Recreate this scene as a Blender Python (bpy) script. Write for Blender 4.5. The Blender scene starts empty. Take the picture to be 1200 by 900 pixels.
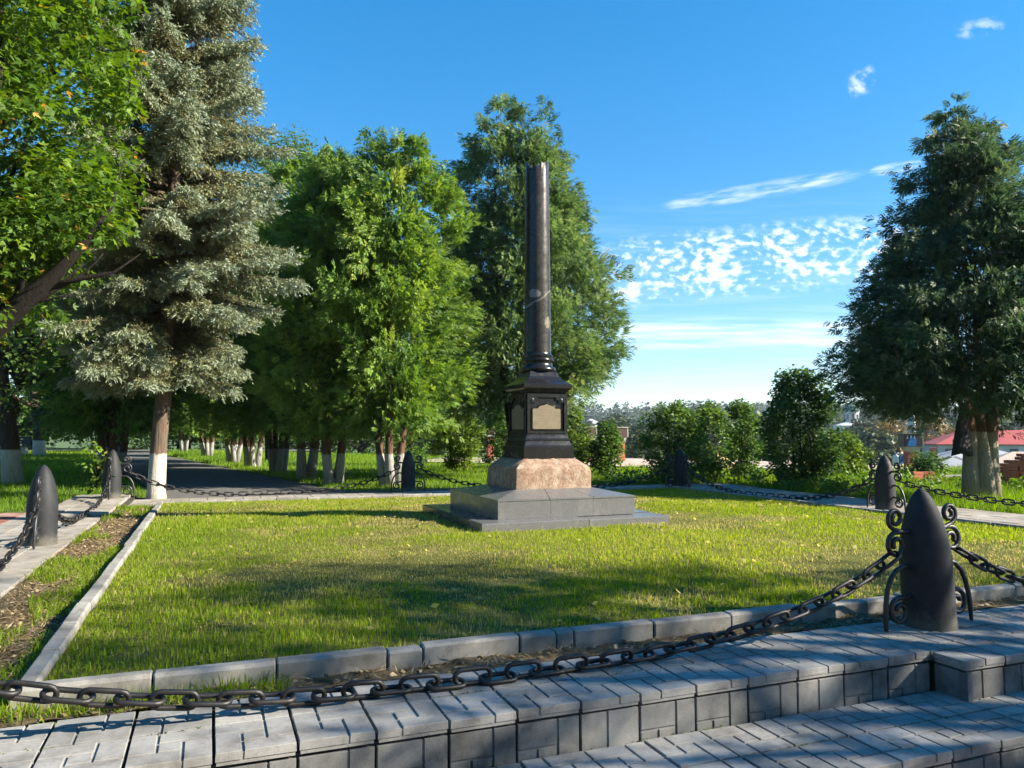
import bpy, math, random
import numpy as np
from mathutils import Vector, Matrix, Quaternion

R = math.radians
SC = bpy.context.scene
COL = SC.collection
rng = np.random.default_rng(7)
random.seed(7)

# ------------------------------------------------------------------ camera
cam_d = bpy.data.cameras.new('camera'); cam = bpy.data.objects.new('camera', cam_d); COL.objects.link(cam)
cam_d.sensor_width = 36.0; cam_d.lens = 36.0 * 892 / 1200
cam_d.clip_start = 0.05; cam_d.clip_end = 6000
CAM = Vector((0, 0, 1.1))
cam.location = CAM; cam.rotation_euler = (R(90 + 3.65), 0, 0)
SC.camera = cam

# ------------------------------------------------------------------ sun, sky, exposure
SUN_EL, SUN_AZ = R(29), R(99)                 # azimuth measured from +Y towards +X
sv = Vector((math.cos(SUN_EL) * math.sin(SUN_AZ), math.cos(SUN_EL) * math.cos(SUN_AZ), math.sin(SUN_EL)))
sd = bpy.data.lights.new('sun', 'SUN'); sd.energy = 5.0; sd.angle = R(0.53); sd.color = (1.0, 0.9, 0.74)
so = bpy.data.objects.new('sun', sd); COL.objects.link(so); so.location = (30, -5, 30)
so.rotation_euler = sv.to_track_quat('Z', 'Y').to_euler()
SC.view_settings.view_transform = 'Standard'; SC.view_settings.look = 'None'
SC.view_settings.exposure = 1.8; SC.view_settings.gamma = 1
SC.view_settings.use_curve_mapping = False
SC.cycles.use_denoising = True
SC.cycles.max_bounces = 8; SC.cycles.diffuse_bounces = 3; SC.cycles.glossy_bounces = 3
SC.cycles.transmission_bounces = 4; SC.cycles.transparent_max_bounces = 8
SC.cycles.use_adaptive_sampling = True; SC.cycles.adaptive_threshold = 0.012

wd = bpy.data.worlds.new('World'); SC.world = wd; wd.use_nodes = True
def sky_world():
    nt = wd.node_tree; N = nt.nodes; L = nt.links; N.clear()
    out = N.new('ShaderNodeOutputWorld'); bg = N.new('ShaderNodeBackground')
    sky = N.new('ShaderNodeTexSky'); sky.sky_type = 'NISHITA'; sky.sun_disc = False
    sky.sun_elevation = SUN_EL; sky.sun_rotation = SUN_AZ
    sky.air_density = 1.0; sky.dust_density = 0.0; sky.ozone_density = 3.0; sky.altitude = 600
    bg.inputs['Strength'].default_value = 0.105
    tc = N.new('ShaderNodeTexCoord'); sep = N.new('ShaderNodeSeparateXYZ'); L.new(tc.outputs['Generated'], sep.inputs[0])
    def M(op, a, b=None, c=None):
        n = N.new('ShaderNodeMath'); n.operation = op
        for i, v in enumerate((a, b, c)):
            if v is None: continue
            if isinstance(v, (int, float)): n.inputs[i].default_value = v
            else: L.new(v, n.inputs[i])
        return n.outputs[0]
    yy = M('MAXIMUM', M('ABSOLUTE', sep.outputs['Y']), 0.05)
    t = M('DIVIDE', sep.outputs['X'], yy); s = M('DIVIDE', sep.outputs['Z'], yy)
    def noise(tt, ss, kx, ky, det, rough, seed):
        cb = N.new('ShaderNodeCombineXYZ'); L.new(M('MULTIPLY_ADD', tt, kx, seed * 7), cb.inputs[0]); L.new(M('MULTIPLY', ss, ky), cb.inputs[1])
        n = N.new('ShaderNodeTexNoise'); n.noise_dimensions = '2D'; n.inputs['Scale'].default_value = 1; n.inputs['Detail'].default_value = det; n.inputs['Roughness'].default_value = rough
        L.new(cb.outputs[0], n.inputs['Vector']); return n.outputs['Fac']
    def ss_(x, a, b):
        n = N.new('ShaderNodeMapRange'); n.interpolation_type = 'SMOOTHSTEP'; L.new(x, n.inputs[0])
        n.inputs[1].default_value = a; n.inputs[2].default_value = b; return n.outputs[0]
    def mask(t0, s0, slope, ht, hs, soft):
        dt = M('SUBTRACT', t, t0); ds = M('SUBTRACT', M('SUBTRACT', s, s0), M('MULTIPLY', dt, slope))
        a = M('DIVIDE', dt, ht); b = M('DIVIDE', ds, hs)
        r = M('ADD', M('MULTIPLY', M('MULTIPLY', a, a), M('MULTIPLY', a, a)), M('MULTIPLY', b, b))
        return ss_(r, 1.0 + soft, 1.0 - soft)
    wob = noise(t, s, 13, 15, 1, .5, 3.3)
    tw = M('MULTIPLY_ADD', wob, 0.022, t); sw = M('MULTIPLY_ADD', wob, 0.010, s)
    # rippled band of small puffs
    p1 = M('MULTIPLY_ADD', M('SUBTRACT', wob, .5), .45, noise(tw, sw, 72, 112, 3, .52, 1.7))
    c1 = M('MULTIPLY', ss_(p1, .40, .74), mask(.30, .226, .10, .24, .042, .8))
    # soft low streak
    st = noise(tw, s, 7, 120, 3, .55, 4.2)
    c2 = M('MULTIPLY', M('MULTIPLY', ss_(st, .22, .72), .72), mask(.30, .130, .005, .20, .019, .9))
    # thin slanting streak
    n3 = noise(t, M('SUBTRACT', s, M('MULTIPLY', t, .17)), 16, 90, 3, .6, 7.7)
    n4 = noise(tw, s, 46, 62, 4, .6, 2.2)
    c3 = M('MULTIPLY', M('MULTIPLY', ss_(n3, .30, .85), mask(.335, .324, .17, .125, .010, .95)), .7)
    c4 = M('MULTIPLY', M('MULTIPLY', ss_(n4, .38, .80), .75), mask(.472, .473, .35, .018, .016, .98))
    c5 = M('MULTIPLY', M('MULTIPLY', ss_(n4, .36, .8), mask(.635, .548, .2, .032, .011, .98)), .5)
    c6 = M('MULTIPLY', M('MULTIPLY', ss_(n4, .42, .7), mask(.175, .038, .1, .05, .009, .8)), .6)
    c7 = M('MULTIPLY', M('MULTIPLY', ss_(n3, .34, .72), mask(.515, .354, .17, .035, .007, .8)), .5)
    tot = c1
    for c in (c2, c3, c4, c5, c6, c7): tot = M('MAXIMUM', tot, c)
    veil = M('MULTIPLY', ss_(st, .40, .75), mask(.3, .16, .05, .3, .13, .9))
    tot = M('MAXIMUM', tot, M('MULTIPLY', veil, .12))
    mix = N.new('ShaderNodeMix'); mix.data_type = 'RGBA'; L.new(M('MULTIPLY', tot, .85), mix.inputs['Factor'])
    hs = N.new('ShaderNodeHueSaturation'); hs.inputs['Saturation'].default_value = 1.68; hs.inputs['Value'].default_value = 1.0
    dv = N.new('ShaderNodeVectorMath'); dv.operation = 'SCALE'; dv.inputs['Scale'].default_value = 1 / 3.0; L.new(sky.outputs[0], dv.inputs[0])
    gm = N.new('ShaderNodeGamma'); gm.inputs['Gamma'].default_value = .69; L.new(dv.outputs[0], gm.inputs['Color'])
    mu = N.new('ShaderNodeVectorMath'); mu.operation = 'SCALE'; mu.inputs['Scale'].default_value = 2.25; L.new(gm.outputs[0], mu.inputs[0])
    L.new(mu.outputs[0], hs.inputs['Color']); L.new(hs.outputs[0], mix.inputs['A']); mix.inputs['B'].default_value = (4.0, 4.25, 4.6, 1)
    L.new(mix.outputs['Result'], bg.inputs['Color']); L.new(bg.outputs[0], out.inputs[0])
sky_world()
wd.cycles.sampling_method = 'MANUAL'; wd.cycles.sample_map_resolution = 256

# ------------------------------------------------------------------ helpers
def W(u, v, z=0.0):                                    # coordinates of the fenced square -> world
    c, s = math.cos(SQ_A), math.sin(SQ_A)
    return Vector((SQ_C[0] + u * c - v * s, SQ_C[1] + u * s + v * c, z))
SQ_C = (0.44, 8.74); SQ_A = R(21.5)

def mesh_np(name, V, quads=None, tris=None, tint=None, smooth=False):
    V = np.asarray(V, np.float32).reshape(-1, 3)
    me = bpy.data.meshes.new(name); me.vertices.add(len(V)); me.vertices.foreach_set('co', V.ravel())
    q = np.zeros((0, 4), np.int32) if quads is None or len(quads) == 0 else np.asarray(quads, np.int32).reshape(-1, 4)
    t = np.zeros((0, 3), np.int32) if tris is None or len(tris) == 0 else np.asarray(tris, np.int32).reshape(-1, 3)
    nl = q.size + t.size
    me.loops.add(nl); me.loops.foreach_set('vertex_index', np.concatenate([q.ravel(), t.ravel()]).astype(np.int32))
    me.polygons.add(len(q) + len(t))
    me.polygons.foreach_set('loop_start', np.concatenate([np.arange(len(q)) * 4, q.size + np.arange(len(t)) * 3]).astype(np.int32))
    me.polygons.foreach_set('use_smooth', np.full(len(q) + len(t), bool(smooth)))
    me.update(calc_edges=True)
    if tint is not None:
        a = me.attributes.new('tint', 'FLOAT', 'POINT'); a.data.foreach_set('value', np.asarray(tint, np.float32).ravel())
    return me

class MB:
    def __init__(s): s.v = []; s.q = []; s.t = []; s.n = 0
    def add(s, v, q=(), t=()):
        b = s.n; s.v += [tuple(x) for x in v]; s.n += len(v)
        s.q += [tuple(i + b for i in f) for f in q]; s.t += [tuple(i + b for i in f) for f in t]
    def box(s, x0, x1, y0, y1, z0, z1, T=None):
        v = [(x, y, z) for z in (z0, z1) for y in (y0, y1) for x in (x0, x1)]
        if T: v = [T(Vector(p)) for p in v]
        s.add(v, [(0, 2, 3, 1), (4, 5, 7, 6), (0, 1, 5, 4), (2, 6, 7, 3), (0, 4, 6, 2), (1, 3, 7, 5)])
    def bbox(s, x0, x1, y0, y1, z0, z1, b=.006, T=None):         # box with a chamfered top edge
        v = [(x0, y0, z0), (x1, y0, z0), (x1, y1, z0), (x0, y1, z0), (x0, y0, z1 - b), (x1, y0, z1 - b), (x1, y1, z1 - b), (x0, y1, z1 - b),
             (x0 + b, y0 + b, z1), (x1 - b, y0 + b, z1), (x1 - b, y1 - b, z1), (x0 + b, y1 - b, z1)]
        if T: v = [T(Vector(p)) for p in v]
        q = [(3, 2, 1, 0), (8, 9, 10, 11)]
        for i in range(4):
            j = (i + 1) % 4; q += [(i, j, 4 + j, 4 + i), (4 + i, 4 + j, 8 + j, 8 + i)]
        s.add(v, q)
    def ring_stack(s, rings, caps=True):                        # list of equal-length point loops
        n = len(rings[0]); v = [p for r in rings for p in r]; q = []
        for i in range(len(rings) - 1):
            for j in range(n):
                k = (j + 1) % n; q.append((i * n + j, i * n + k, (i + 1) * n + k, (i + 1) * n + j))
        t = []
        if caps:
            m = len(v); v = v + [tuple(np.mean(np.array(rings[0]), 0)), tuple(np.mean(np.array(rings[-1]), 0))]
            b = (len(rings) - 1) * n
            for j in range(n):
                k = (j + 1) % n; t += [(m, k, j), (m + 1, b + j, b + k)]
        s.add(v, q, t)
    def lathe(s, prof, n=24, c=(0, 0, 0), ph=0.0):
        s.ring_stack([[(c[0] + r * math.cos(ph + 2 * math.pi * k / n), c[1] + r * math.sin(ph + 2 * math.pi * k / n), c[2] + z) for k in range(n)] for r, z in prof])
    def tube(s, pts, rad, n=8, closed=False):
        P = [Vector(p) for p in pts]; m = len(P)
        rad = [rad] * m if isinstance(rad, (int, float)) else rad
        rings = []; up = Vector((0.137, 0.31, 0.94))
        for i in range(m):
            a = P[(i - 1) % m] if (closed or i > 0) else P[0]; b = P[(i + 1) % m] if (closed or i < m - 1) else P[-1]
            d = (b - a).normalized(); x = up.cross(d)
            if x.length < 1e-3: x = Vector((1, 0, 0)).cross(d)
            x.normalize(); y = d.cross(x); up = y if not closed else up
            rings.append([tuple(P[i] + rad[i] * (math.cos(2 * math.pi * k / n) * x + math.sin(2 * math.pi * k / n) * y)) for k in range(n)])
        if closed:
            v = [p for r in rings for p in r]
            s.add(v, [(i * n + j, i * n + (j + 1) % n, ((i + 1) % m) * n + (j + 1) % n, ((i + 1) % m) * n + j) for i in range(m) for j in range(n)])
        else: s.ring_stack(rings)
    def mesh(s, name, smooth=False): return mesh_np(name, np.array(s.v), s.q, s.t, smooth=smooth)

def link(name, data, mat=None, parent=None, loc=None, rot=None, scale=None):
    o = bpy.data.objects.new(name, data); COL.objects.link(o)
    if mat is not None and data is not None and len(data.materials) == 0: data.materials.append(mat)
    if parent is not None: o.parent = parent
    if loc is not None: o.location = loc
    if rot is not None: o.rotation_euler = rot
    if scale is not None: o.scale = (scale,) * 3 if isinstance(scale, (int, float)) else scale
    return o
def tag(o, label=None, cat=None, group=None, kind=None):
    if label: o['label'] = label
    if cat: o['category'] = cat
    if group: o['group'] = group
    if kind: o['kind'] = kind
    return o
def thing(name, label, cat, loc=(0, 0, 0), rz=0.0, group=None, scale=None):
    return tag(link(name, None, None, None, loc, (0, 0, rz), scale), label, cat, group)
def auto_smooth(me, ang=40):
    me.polygons.foreach_set('use_smooth', np.ones(len(me.polygons), bool)); me.set_sharp_from_angle(angle=R(ang)); return me

# ------------------------------------------------------------------ materials
def mat_base(name):
    m = bpy.data.materials.new(name); m.use_nodes = True; nt = m.node_tree
    return m, nt, nt.nodes['Principled BSDF']
def ramp(nt, fac, stops):
    r = nt.nodes.new('ShaderNodeValToRGB'); e = r.color_ramp.elements
    while len(e) > 1: e.remove(e[-1])
    for i, (p, c) in enumerate(stops):
        el = e[0] if i == 0 else e.new(p)
        el.position = p; el.color = (*c, 1)
    nt.links.new(fac, r.inputs[0]); return r.outputs[0]
def tex_noise(nt, scale, det=5, rough=.55, vec=None, stretch=None):
    n = nt.nodes.new('ShaderNodeTexNoise'); n.inputs['Scale'].default_value = scale; n.inputs['Detail'].default_value = det; n.inputs['Roughness'].default_value = rough
    if vec is None:
        tc = nt.nodes.new('ShaderNodeTexCoord'); vec = tc.outputs['Object']
    if stretch:
        mp = nt.nodes.new('ShaderNodeMapping'); mp.inputs['Scale'].default_value = stretch; nt.links.new(vec, mp.inputs[0]); vec = mp.outputs[0]
    nt.links.new(vec, n.inputs['Vector']); return n.outputs['Fac']
def world_pos(nt): return nt.nodes.new('ShaderNodeNewGeometry').outputs['Position']
def mixc(nt, f, a, b, mode='MIX'):
    m = nt.nodes.new('ShaderNodeMix'); m.data_type = 'RGBA'; m.blend_type = mode
    for k, v in (('Factor', f), ('A', a), ('B', b)):
        if isinstance(v, (int, float)): m.inputs[k].default_value = v
        elif isinstance(v, tuple): m.inputs[k].default_value = (*v, 1)
        else: nt.links.new(v, m.inputs[k])
    return m.outputs['Result']
def mathn(nt, op, a, b=0.0):
    n = nt.nodes.new('ShaderNodeMath'); n.operation = op
    for i, v in enumerate((a, b)):
        if isinstance(v, (int, float)): n.inputs[i].default_value = v
        else: nt.links.new(v, n.inputs[i])
    return n.outputs[0]
def bump(nt, bs, h, strength=.4, dist=.01):
    b = nt.nodes.new('ShaderNodeBump'); b.inputs['Strength'].default_value = strength; b.inputs['Distance'].default_value = dist
    nt.links.new(h, b.inputs['Height']); nt.links.new(b.outputs[0], bs.inputs['Normal'])

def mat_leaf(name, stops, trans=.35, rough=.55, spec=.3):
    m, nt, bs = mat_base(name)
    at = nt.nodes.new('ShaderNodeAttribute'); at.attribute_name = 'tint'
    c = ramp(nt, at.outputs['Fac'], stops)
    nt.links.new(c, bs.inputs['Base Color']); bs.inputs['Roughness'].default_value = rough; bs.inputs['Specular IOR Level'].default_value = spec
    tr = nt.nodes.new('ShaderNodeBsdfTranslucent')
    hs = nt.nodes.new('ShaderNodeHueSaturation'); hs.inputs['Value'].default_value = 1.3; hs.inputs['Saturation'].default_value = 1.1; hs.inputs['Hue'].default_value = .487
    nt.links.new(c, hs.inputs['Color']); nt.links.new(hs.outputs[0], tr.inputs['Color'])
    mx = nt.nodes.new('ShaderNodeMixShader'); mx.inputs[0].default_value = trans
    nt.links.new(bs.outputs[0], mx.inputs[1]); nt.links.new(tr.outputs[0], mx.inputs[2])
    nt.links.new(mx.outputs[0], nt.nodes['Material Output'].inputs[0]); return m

def mat_solid(name, col, rough=.6, var=.25, scale=8, bumps=.0, metal=0.0, spec=.5, bscale=None, coords='obj'):
    m, nt, bs = mat_base(name)
    vec = world_pos(nt) if coords == 'world' else None
    n = tex_noise(nt, scale, 6, .6, vec)
    lo = tuple(c * (1 - var) for c in col); hi = tuple(min(1, c * (1 + var)) for c in col)
    nt.links.new(ramp(nt, n, [(.3, lo), (.7, hi)]), bs.inputs['Base Color'])
    bs.inputs['Roughness'].default_value = rough; bs.inputs['Metallic'].default_value = metal; bs.inputs['Specular IOR Level'].default_value = spec
    if bumps: bump(nt, bs, tex_noise(nt, bscale or scale * 6, 6, .6, vec), bumps, .01)
    return m

def mat_paver(name, lo, hi, stain=(.10, .095, .085)):
    m, nt, bs = mat_base(name); P = world_pos(nt)
    oi = nt.nodes.new('ShaderNodeObjectInfo')
    c = mixc(nt, oi.outputs['Random'], lo, hi)
    n1 = tex_noise(nt, 5.5, 6, .65, P)
    c = mixc(nt, ramp(nt, n1, [(.42, (0, 0, 0)), (.70, (.8, .8, .8))]), c, stain)
    n4 = tex_noise(nt, 23, 6, .75, P)
    c = mixc(nt, ramp(nt, n4, [(.54, (0, 0, 0)), (.70, (.55, .55, .55))]), c, tuple(x * .8 for x in stain))
    n2 = tex_noise(nt, 1.7, 4, .6, P)
    c = mixc(nt, ramp(nt, n2, [(.48, (0, 0, 0)), (.66, (.45, .45, .45))]), c, (.42, .41, .38))
    n3 = tex_noise(nt, 190, 3, .7, P)
    c = mixc(nt, .55, c, ramp(nt, n3, [(.25, (.45, .45, .45)), (.75, (1.0, 1.0, 1.0))]), 'MULTIPLY')
    nt.links.new(c, bs.inputs['Base Color'])
    bs.inputs['Roughness'].default_value = .78; bs.inputs['Specular IOR Level'].default_value = .35
    bump(nt, bs, mathn(nt, 'ADD', tex_noise(nt, 260, 4, .7, P), mathn(nt, 'MULTIPLY', n1, 2.0)), .35, .004)
    return m

M = {}
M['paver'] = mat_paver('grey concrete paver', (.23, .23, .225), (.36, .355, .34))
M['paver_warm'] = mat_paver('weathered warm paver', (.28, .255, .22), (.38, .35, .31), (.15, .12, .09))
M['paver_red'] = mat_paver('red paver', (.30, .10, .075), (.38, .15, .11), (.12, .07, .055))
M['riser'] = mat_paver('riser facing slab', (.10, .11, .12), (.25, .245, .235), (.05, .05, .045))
M['kerb'] = mat_paver('kerb concrete', (.23, .225, .21), (.33, .315, .285), (.10, .088, .07))
M['mortar'] = mat_solid('dark joint mortar', (.035, .033, .028), .9, .4, 20)
M['iron'] = mat_solid('black painted iron', (.016, .017, .019), .42, .5, 30, .25, 0, .5, 120)
def mat_bollard():
    m, nt, bs = mat_base('dark grey bollard paint')
    n = tex_noise(nt, 14, 6, .65); c = ramp(nt, n, [(.3, (.013, .0145, .0175)), (.75, (.026, .028, .031))])
    tc = nt.nodes.new('ShaderNodeTexCoord'); sp = nt.nodes.new('ShaderNodeSeparateXYZ'); nt.links.new(tc.outputs['Object'], sp.inputs[0])
    h = mathn(nt, 'ADD', sp.outputs['Z'], mathn(nt, 'MULTIPLY', tex_noise(nt, 22, 6, .7), .22))
    c = mixc(nt, ramp(nt, h, [(.13, (.75,) * 3), (.22, (0,) * 3)]), c, (.11, .10, .08))
    nt.links.new(c, bs.inputs['Base Color']); bs.inputs['Roughness'].default_value = .62; bs.inputs['Specular IOR Level'].default_value = .25
    bump(nt, bs, tex_noise(nt, 60, 6, .6), .2, .006); return m
M['bollard'] = mat_bollard()
def mat_rustchain():
    m, nt, bs = mat_base('worn black chain'); P = world_pos(nt)
    c = ramp(nt, tex_noise(nt, 9, 6, .7, P), [(.48, (.010, .0105, .012)), (.66, (.026, .021, .018)), (.8, (.07, .042, .026))])
    nt.links.new(c, bs.inputs['Base Color']); bs.inputs['Roughness'].default_value = .5; bs.inputs['Metallic'].default_value = .25
    bump(nt, bs, tex_noise(nt, 150, 4, .6, P), .3, .003); return m
M['chain'] = mat_rustchain()
def mat_soil(name, stops, scale):
    m, nt, bs = mat_base(name); P = world_pos(nt)
    n = tex_noise(nt, scale, 8, .7, P); c = ramp(nt, n, stops)
    nt.links.new(c, bs.inputs['Base Color']); bs.inputs['Roughness'].default_value = .95; bs.inputs['Specular IOR Level'].default_value = .1
    bump(nt, bs, tex_noise(nt, scale * 7, 8, .75, P), .9, .03); return m
M['soil'] = mat_soil('dirt', [(.3, (.06, .045, .028)), (.55, (.15, .115, .07)), (.75, (.25, .20, .13))], 6)
M['lawn'] = mat_soil('lawn soil', [(.3, (.07, .075, .02)), (.55, (.12, .125, .03)), (.75, (.20, .17, .07))], 3)
M['asphalt'] = mat_soil('asphalt', [(.3, (.10, .098, .095)), (.7, (.15, .145, .135))], 4)
M['sand'] = mat_soil('sand', [(.3, (.42, .27, .14)), (.7, (.55, .37, .21))], 5)
M['pinkground'] = mat_soil('dusty building ground', [(.3, (.34, .25, .20)), (.7, (.5, .42, .36))], 1.2)
def mat_terrain():
    m, nt, bs = mat_base('terrain grass'); P = world_pos(nt)
    c = ramp(nt, tex_noise(nt, .6, 6, .65, P), [(.3, (.05, .085, .018)), (.5, (.08, .13, .025)), (.72, (.14, .15, .045))])
    c = mixc(nt, ramp(nt, tex_noise(nt, 14, 6, .7, P), [(.35, (0,) * 3), (.7, (.6,) * 3)]), c, (.03, .05, .01))
    nt.links.new(c, bs.inputs['Base Color']); bs.inputs['Roughness'].default_value = .9; bs.inputs['Specular IOR Level'].default_value = .15
    bump(nt, bs, tex_noise(nt, 30, 6, .7, P), .8, .05); return m
M['terrain'] = mat_terrain()

def mat_granite(name, cols, rough, scale=90, spec=.5, wear=None, coat=0.0):
    m, nt, bs = mat_base(name)
    n = tex_noise(nt, scale, 3, .8); c = ramp(nt, n, [(.35, cols[0]), (.5, cols[1]), (.68, cols[2])])
    if wear:
        w = tex_noise(nt, 3.2, 8, .75, None, (1, 1, .5)); f = ramp(nt, w, [(wear[0], (0,) * 3), (wear[1], (wear[3],) * 3)])
        c = mixc(nt, f, c, wear[2])
    nt.links.new(c, bs.inputs['Base Color'])
    rr = ramp(nt, tex_noise(nt, 5, 6, .7), [(.3, (rough * .7,) * 3), (.75, (min(1, rough * 1.6),) * 3)])
    nt.links.new(rr, bs.inputs['Roughness']); bs.inputs['Specular IOR Level'].default_value = spec
    bump(nt, bs, tex_noise(nt, 40, 6, .7), .06, .004)
    return m
M['black'] = mat_granite('polished black granite', ((.005, .005, .006), (.009, .009, .010), (.020, .019, .019)), .22, 120, .42, (.56, .76, (.07, .062, .05), .5))
M['grey'] = mat_granite('grey polished granite slab', ((.075, .076, .08), (.105, .106, .108), (.16, .16, .16)), .27, 160, .55, (.56, .8, (.3, .29, .27), .35))
M['darkgrey'] = mat_granite('dark polished granite', ((.03, .032, .035), (.05, .052, .055), (.08, .08, .08)), .22, 150, .6, (.6, .8, (.2, .18, .15), .3))
def mat_plaque():
    m, nt, bs = mat_base('tan inscription plate')
    c = ramp(nt, tex_noise(nt, 14, 6, .7), [(.3, (.105, .084, .048)), (.7, (.165, .132, .078))])
    tc = nt.nodes.new('ShaderNodeTexCoord'); sp = nt.nodes.new('ShaderNodeSeparateXYZ'); nt.links.new(tc.outputs['Object'], sp.inputs[0])
    rows = mathn(nt, 'SINE', mathn(nt, 'MULTIPLY', sp.outputs['Z'], 190.0)); wear = tex_noise(nt, 70, 3, .7, None, (1, 1, .35))
    f = mathn(nt, 'MULTIPLY', ramp(nt, rows, [(.45, (0,) * 3), (.75, (1,) * 3)]), ramp(nt, wear, [(.46, (0,) * 3), (.58, (.5,) * 3)]))
    nt.links.new(mixc(nt, f, c, (.055, .045, .03)), bs.inputs['Base Color']); bs.inputs['Roughness'].default_value = .55
    bump(nt, bs, tex_noise(nt, 60, 6, .7), .25, .004); return m
M['plaque'] = mat_plaque()
def mat_pink():
    m, nt, bs = mat_base('weathered pink granite')
    n = tex_noise(nt, 26, 5, .75); c = ramp(nt, n, [(.3, (.12, .066, .042)), (.5, (.215, .125, .08)), (.7, (.30, .215, .145))])
    v = tex_noise(nt, 11, 7, .8, None, (1, 1, .55)); c = mixc(nt, ramp(nt, v, [(.46, (0,) * 3), (.62, (.85,) * 3)]), c, (.34, .28, .205))
    d = tex_noise(nt, 5, 6, .8); c = mixc(nt, ramp(nt, d, [(.56, (0,) * 3), (.72, (.8,) * 3)]), c, (.10, .065, .045))
    nt.links.new(c, bs.inputs['Base Color']); bs.inputs['Roughness'].default_value = .8
    bump(nt, bs, tex_noise(nt, 30, 8, .75), .7, .02); return m
M['pink'] = mat_pink()
M['brick'] = mat_solid('red brick', (.40, .12, .07), .85, .3, 22, .4, 0, .3, 80)
M['capdark'] = mat_solid('dark brown cap panel', (.05, .022, .018), .5, .3, 6)
M['concrete'] = mat_solid('plain concrete', (.36, .34, .31), .9, .2, 8, .3)
def mat_bark(name, lo, hi, white=None, wcol=(.62, .60, .55), zn=.07):
    m, nt, bs = mat_base(name)
    n = tex_noise(nt, 9, 8, .75, None, (3, 3, .45)); c = ramp(nt, n, [(.3, lo), (.7, hi)])
    if white:
        tc = nt.nodes.new('ShaderNodeTexCoord'); sp = nt.nodes.new('ShaderNodeSeparateXYZ'); nt.links.new(tc.outputs['Object'], sp.inputs[0])
        z = mathn(nt, 'ADD', sp.outputs['Z'], mathn(nt, 'MULTIPLY', tex_noise(nt, 16, 6, .7), zn))
        wc = ramp(nt, tex_noise(nt, 18, 7, .8, None, (2, 2, .3)), [(.30, tuple(x * .25 for x in wcol)), (.44, tuple(x * .75 for x in wcol)), (.62, wcol), (.8, tuple(min(1, x * 1.15) for x in wcol))])
        c = mixc(nt, ramp(nt, mathn(nt, 'DIVIDE', z, 2.0), [(white / 2 - .008, (1,) * 3), (white / 2 + .008, (0,) * 3)]), c, wc)
    nt.links.new(c, bs.inputs['Base Color']); bs.inputs['Roughness'].default_value = .92; bs.inputs['Specular IOR Level'].default_value = .2
    bump(nt, bs, n, 1.0, .03); return m
M['bark_thuja'] = mat_bark('thuja bark', (.05, .03, .02), (.16, .095, .06), .74, (.38, .365, .34), .16)
M['bark_right'] = mat_bark('thuja bark right', (.05, .028, .018), (.17, .095, .058), 1.24, (.31, .27, .21), .16)
M['bark_spruce'] = mat_bark('spruce bark', (.05, .036, .026), (.17, .125, .09), .86, (.54, .51, .44), .16)
M['bark_dark'] = mat_bark('dark bark', (.008, .007, .006), (.026, .021, .017))
M['bark_white'] = mat_bark('whitewashed bark', (.03, .02, .015), (.10, .07, .05), .8)
M['thuja'] = mat_leaf('thuja foliage', [(0, (.032, .068, .016)), (.35, (.10, .195, .03)), (.7, (.17, .275, .044)), (1, (.26, .325, .06))], .45)
M['thuja_cool'] = mat_leaf('thuja foliage cool', [(0, (.028, .055, .022)), (.4, (.085, .155, .046)), (.8, (.155, .23, .068)), (1, (.23, .25, .09))], .42)
M['thuja_backshade'] = mat_leaf('back-shaded thuja foliage', [(0, (.020, .042, .022)), (.4, (.050, .098, .042)), (.8, (.10, .155, .058)), (1, (.18, .19, .07))], .36)  # darker copy of the cool thuja, back shading put into its leaf colour
M['spruce'] = mat_leaf('blue spruce needles', [(0, (.13, .105, .045)), (.3, (.175, .18, .078)), (.6, (.19, .23, .135)), (1, (.28, .34, .265))], .18)
M['maple'] = mat_leaf('maple leaves', [(0, (.03, .07, .010)), (.5, (.085, .17, .018)), (.9, (.17, .26, .028)), (1, (.42, .26, .05))], .46)
M['broad'] = mat_leaf('broad leaves', [(0, (.022, .050, .010)), (.5, (.055, .115, .018)), (1, (.12, .19, .035))], .36)
M['lilac'] = mat_leaf('shrub leaves', [(0, (.025, .06, .013)), (.5, (.07, .145, .024)), (1, (.15, .23, .038))], .42)
M['lime'] = mat_leaf('light shrub leaves', [(0, (.05, .10, .015)), (.5, (.11, .19, .02)), (1, (.24, .28, .04))], .42)
M['far'] = mat_leaf('far foliage', [(0, (.022, .04, .016)), (.5, (.05, .075, .028)), (1, (.09, .105, .04))], .2)
M['autumn'] = mat_leaf('autumn foliage', [(0, (.08, .07, .02)), (.5, (.19, .14, .035)), (1, (.32, .21, .06))], .3)
M['grass'] = mat_leaf('grass blades', [(0, (.06, .12, .010)), (.4, (.17, .27, .015)), (.75, (.28, .345, .028)), (1, (.46, .40, .15))], .55, .6, .2)
M['grass_far'] = mat_leaf('park grass', [(0, (.06, .12, .010)), (.5, (.13, .24, .016)), (1, (.22, .32, .03))], .5, .6, .2)
M['dry'] = mat_leaf('dry litter', [(0, (.10, .065, .03)), (.5, (.22, .16, .08)), (1, (.42, .34, .2))], .2)
M['weed'] = mat_leaf('weed leaves', [(0, (.035, .08, .012)), (.5, (.085, .17, .02)), (1, (.16, .24, .035))], .4)

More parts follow.
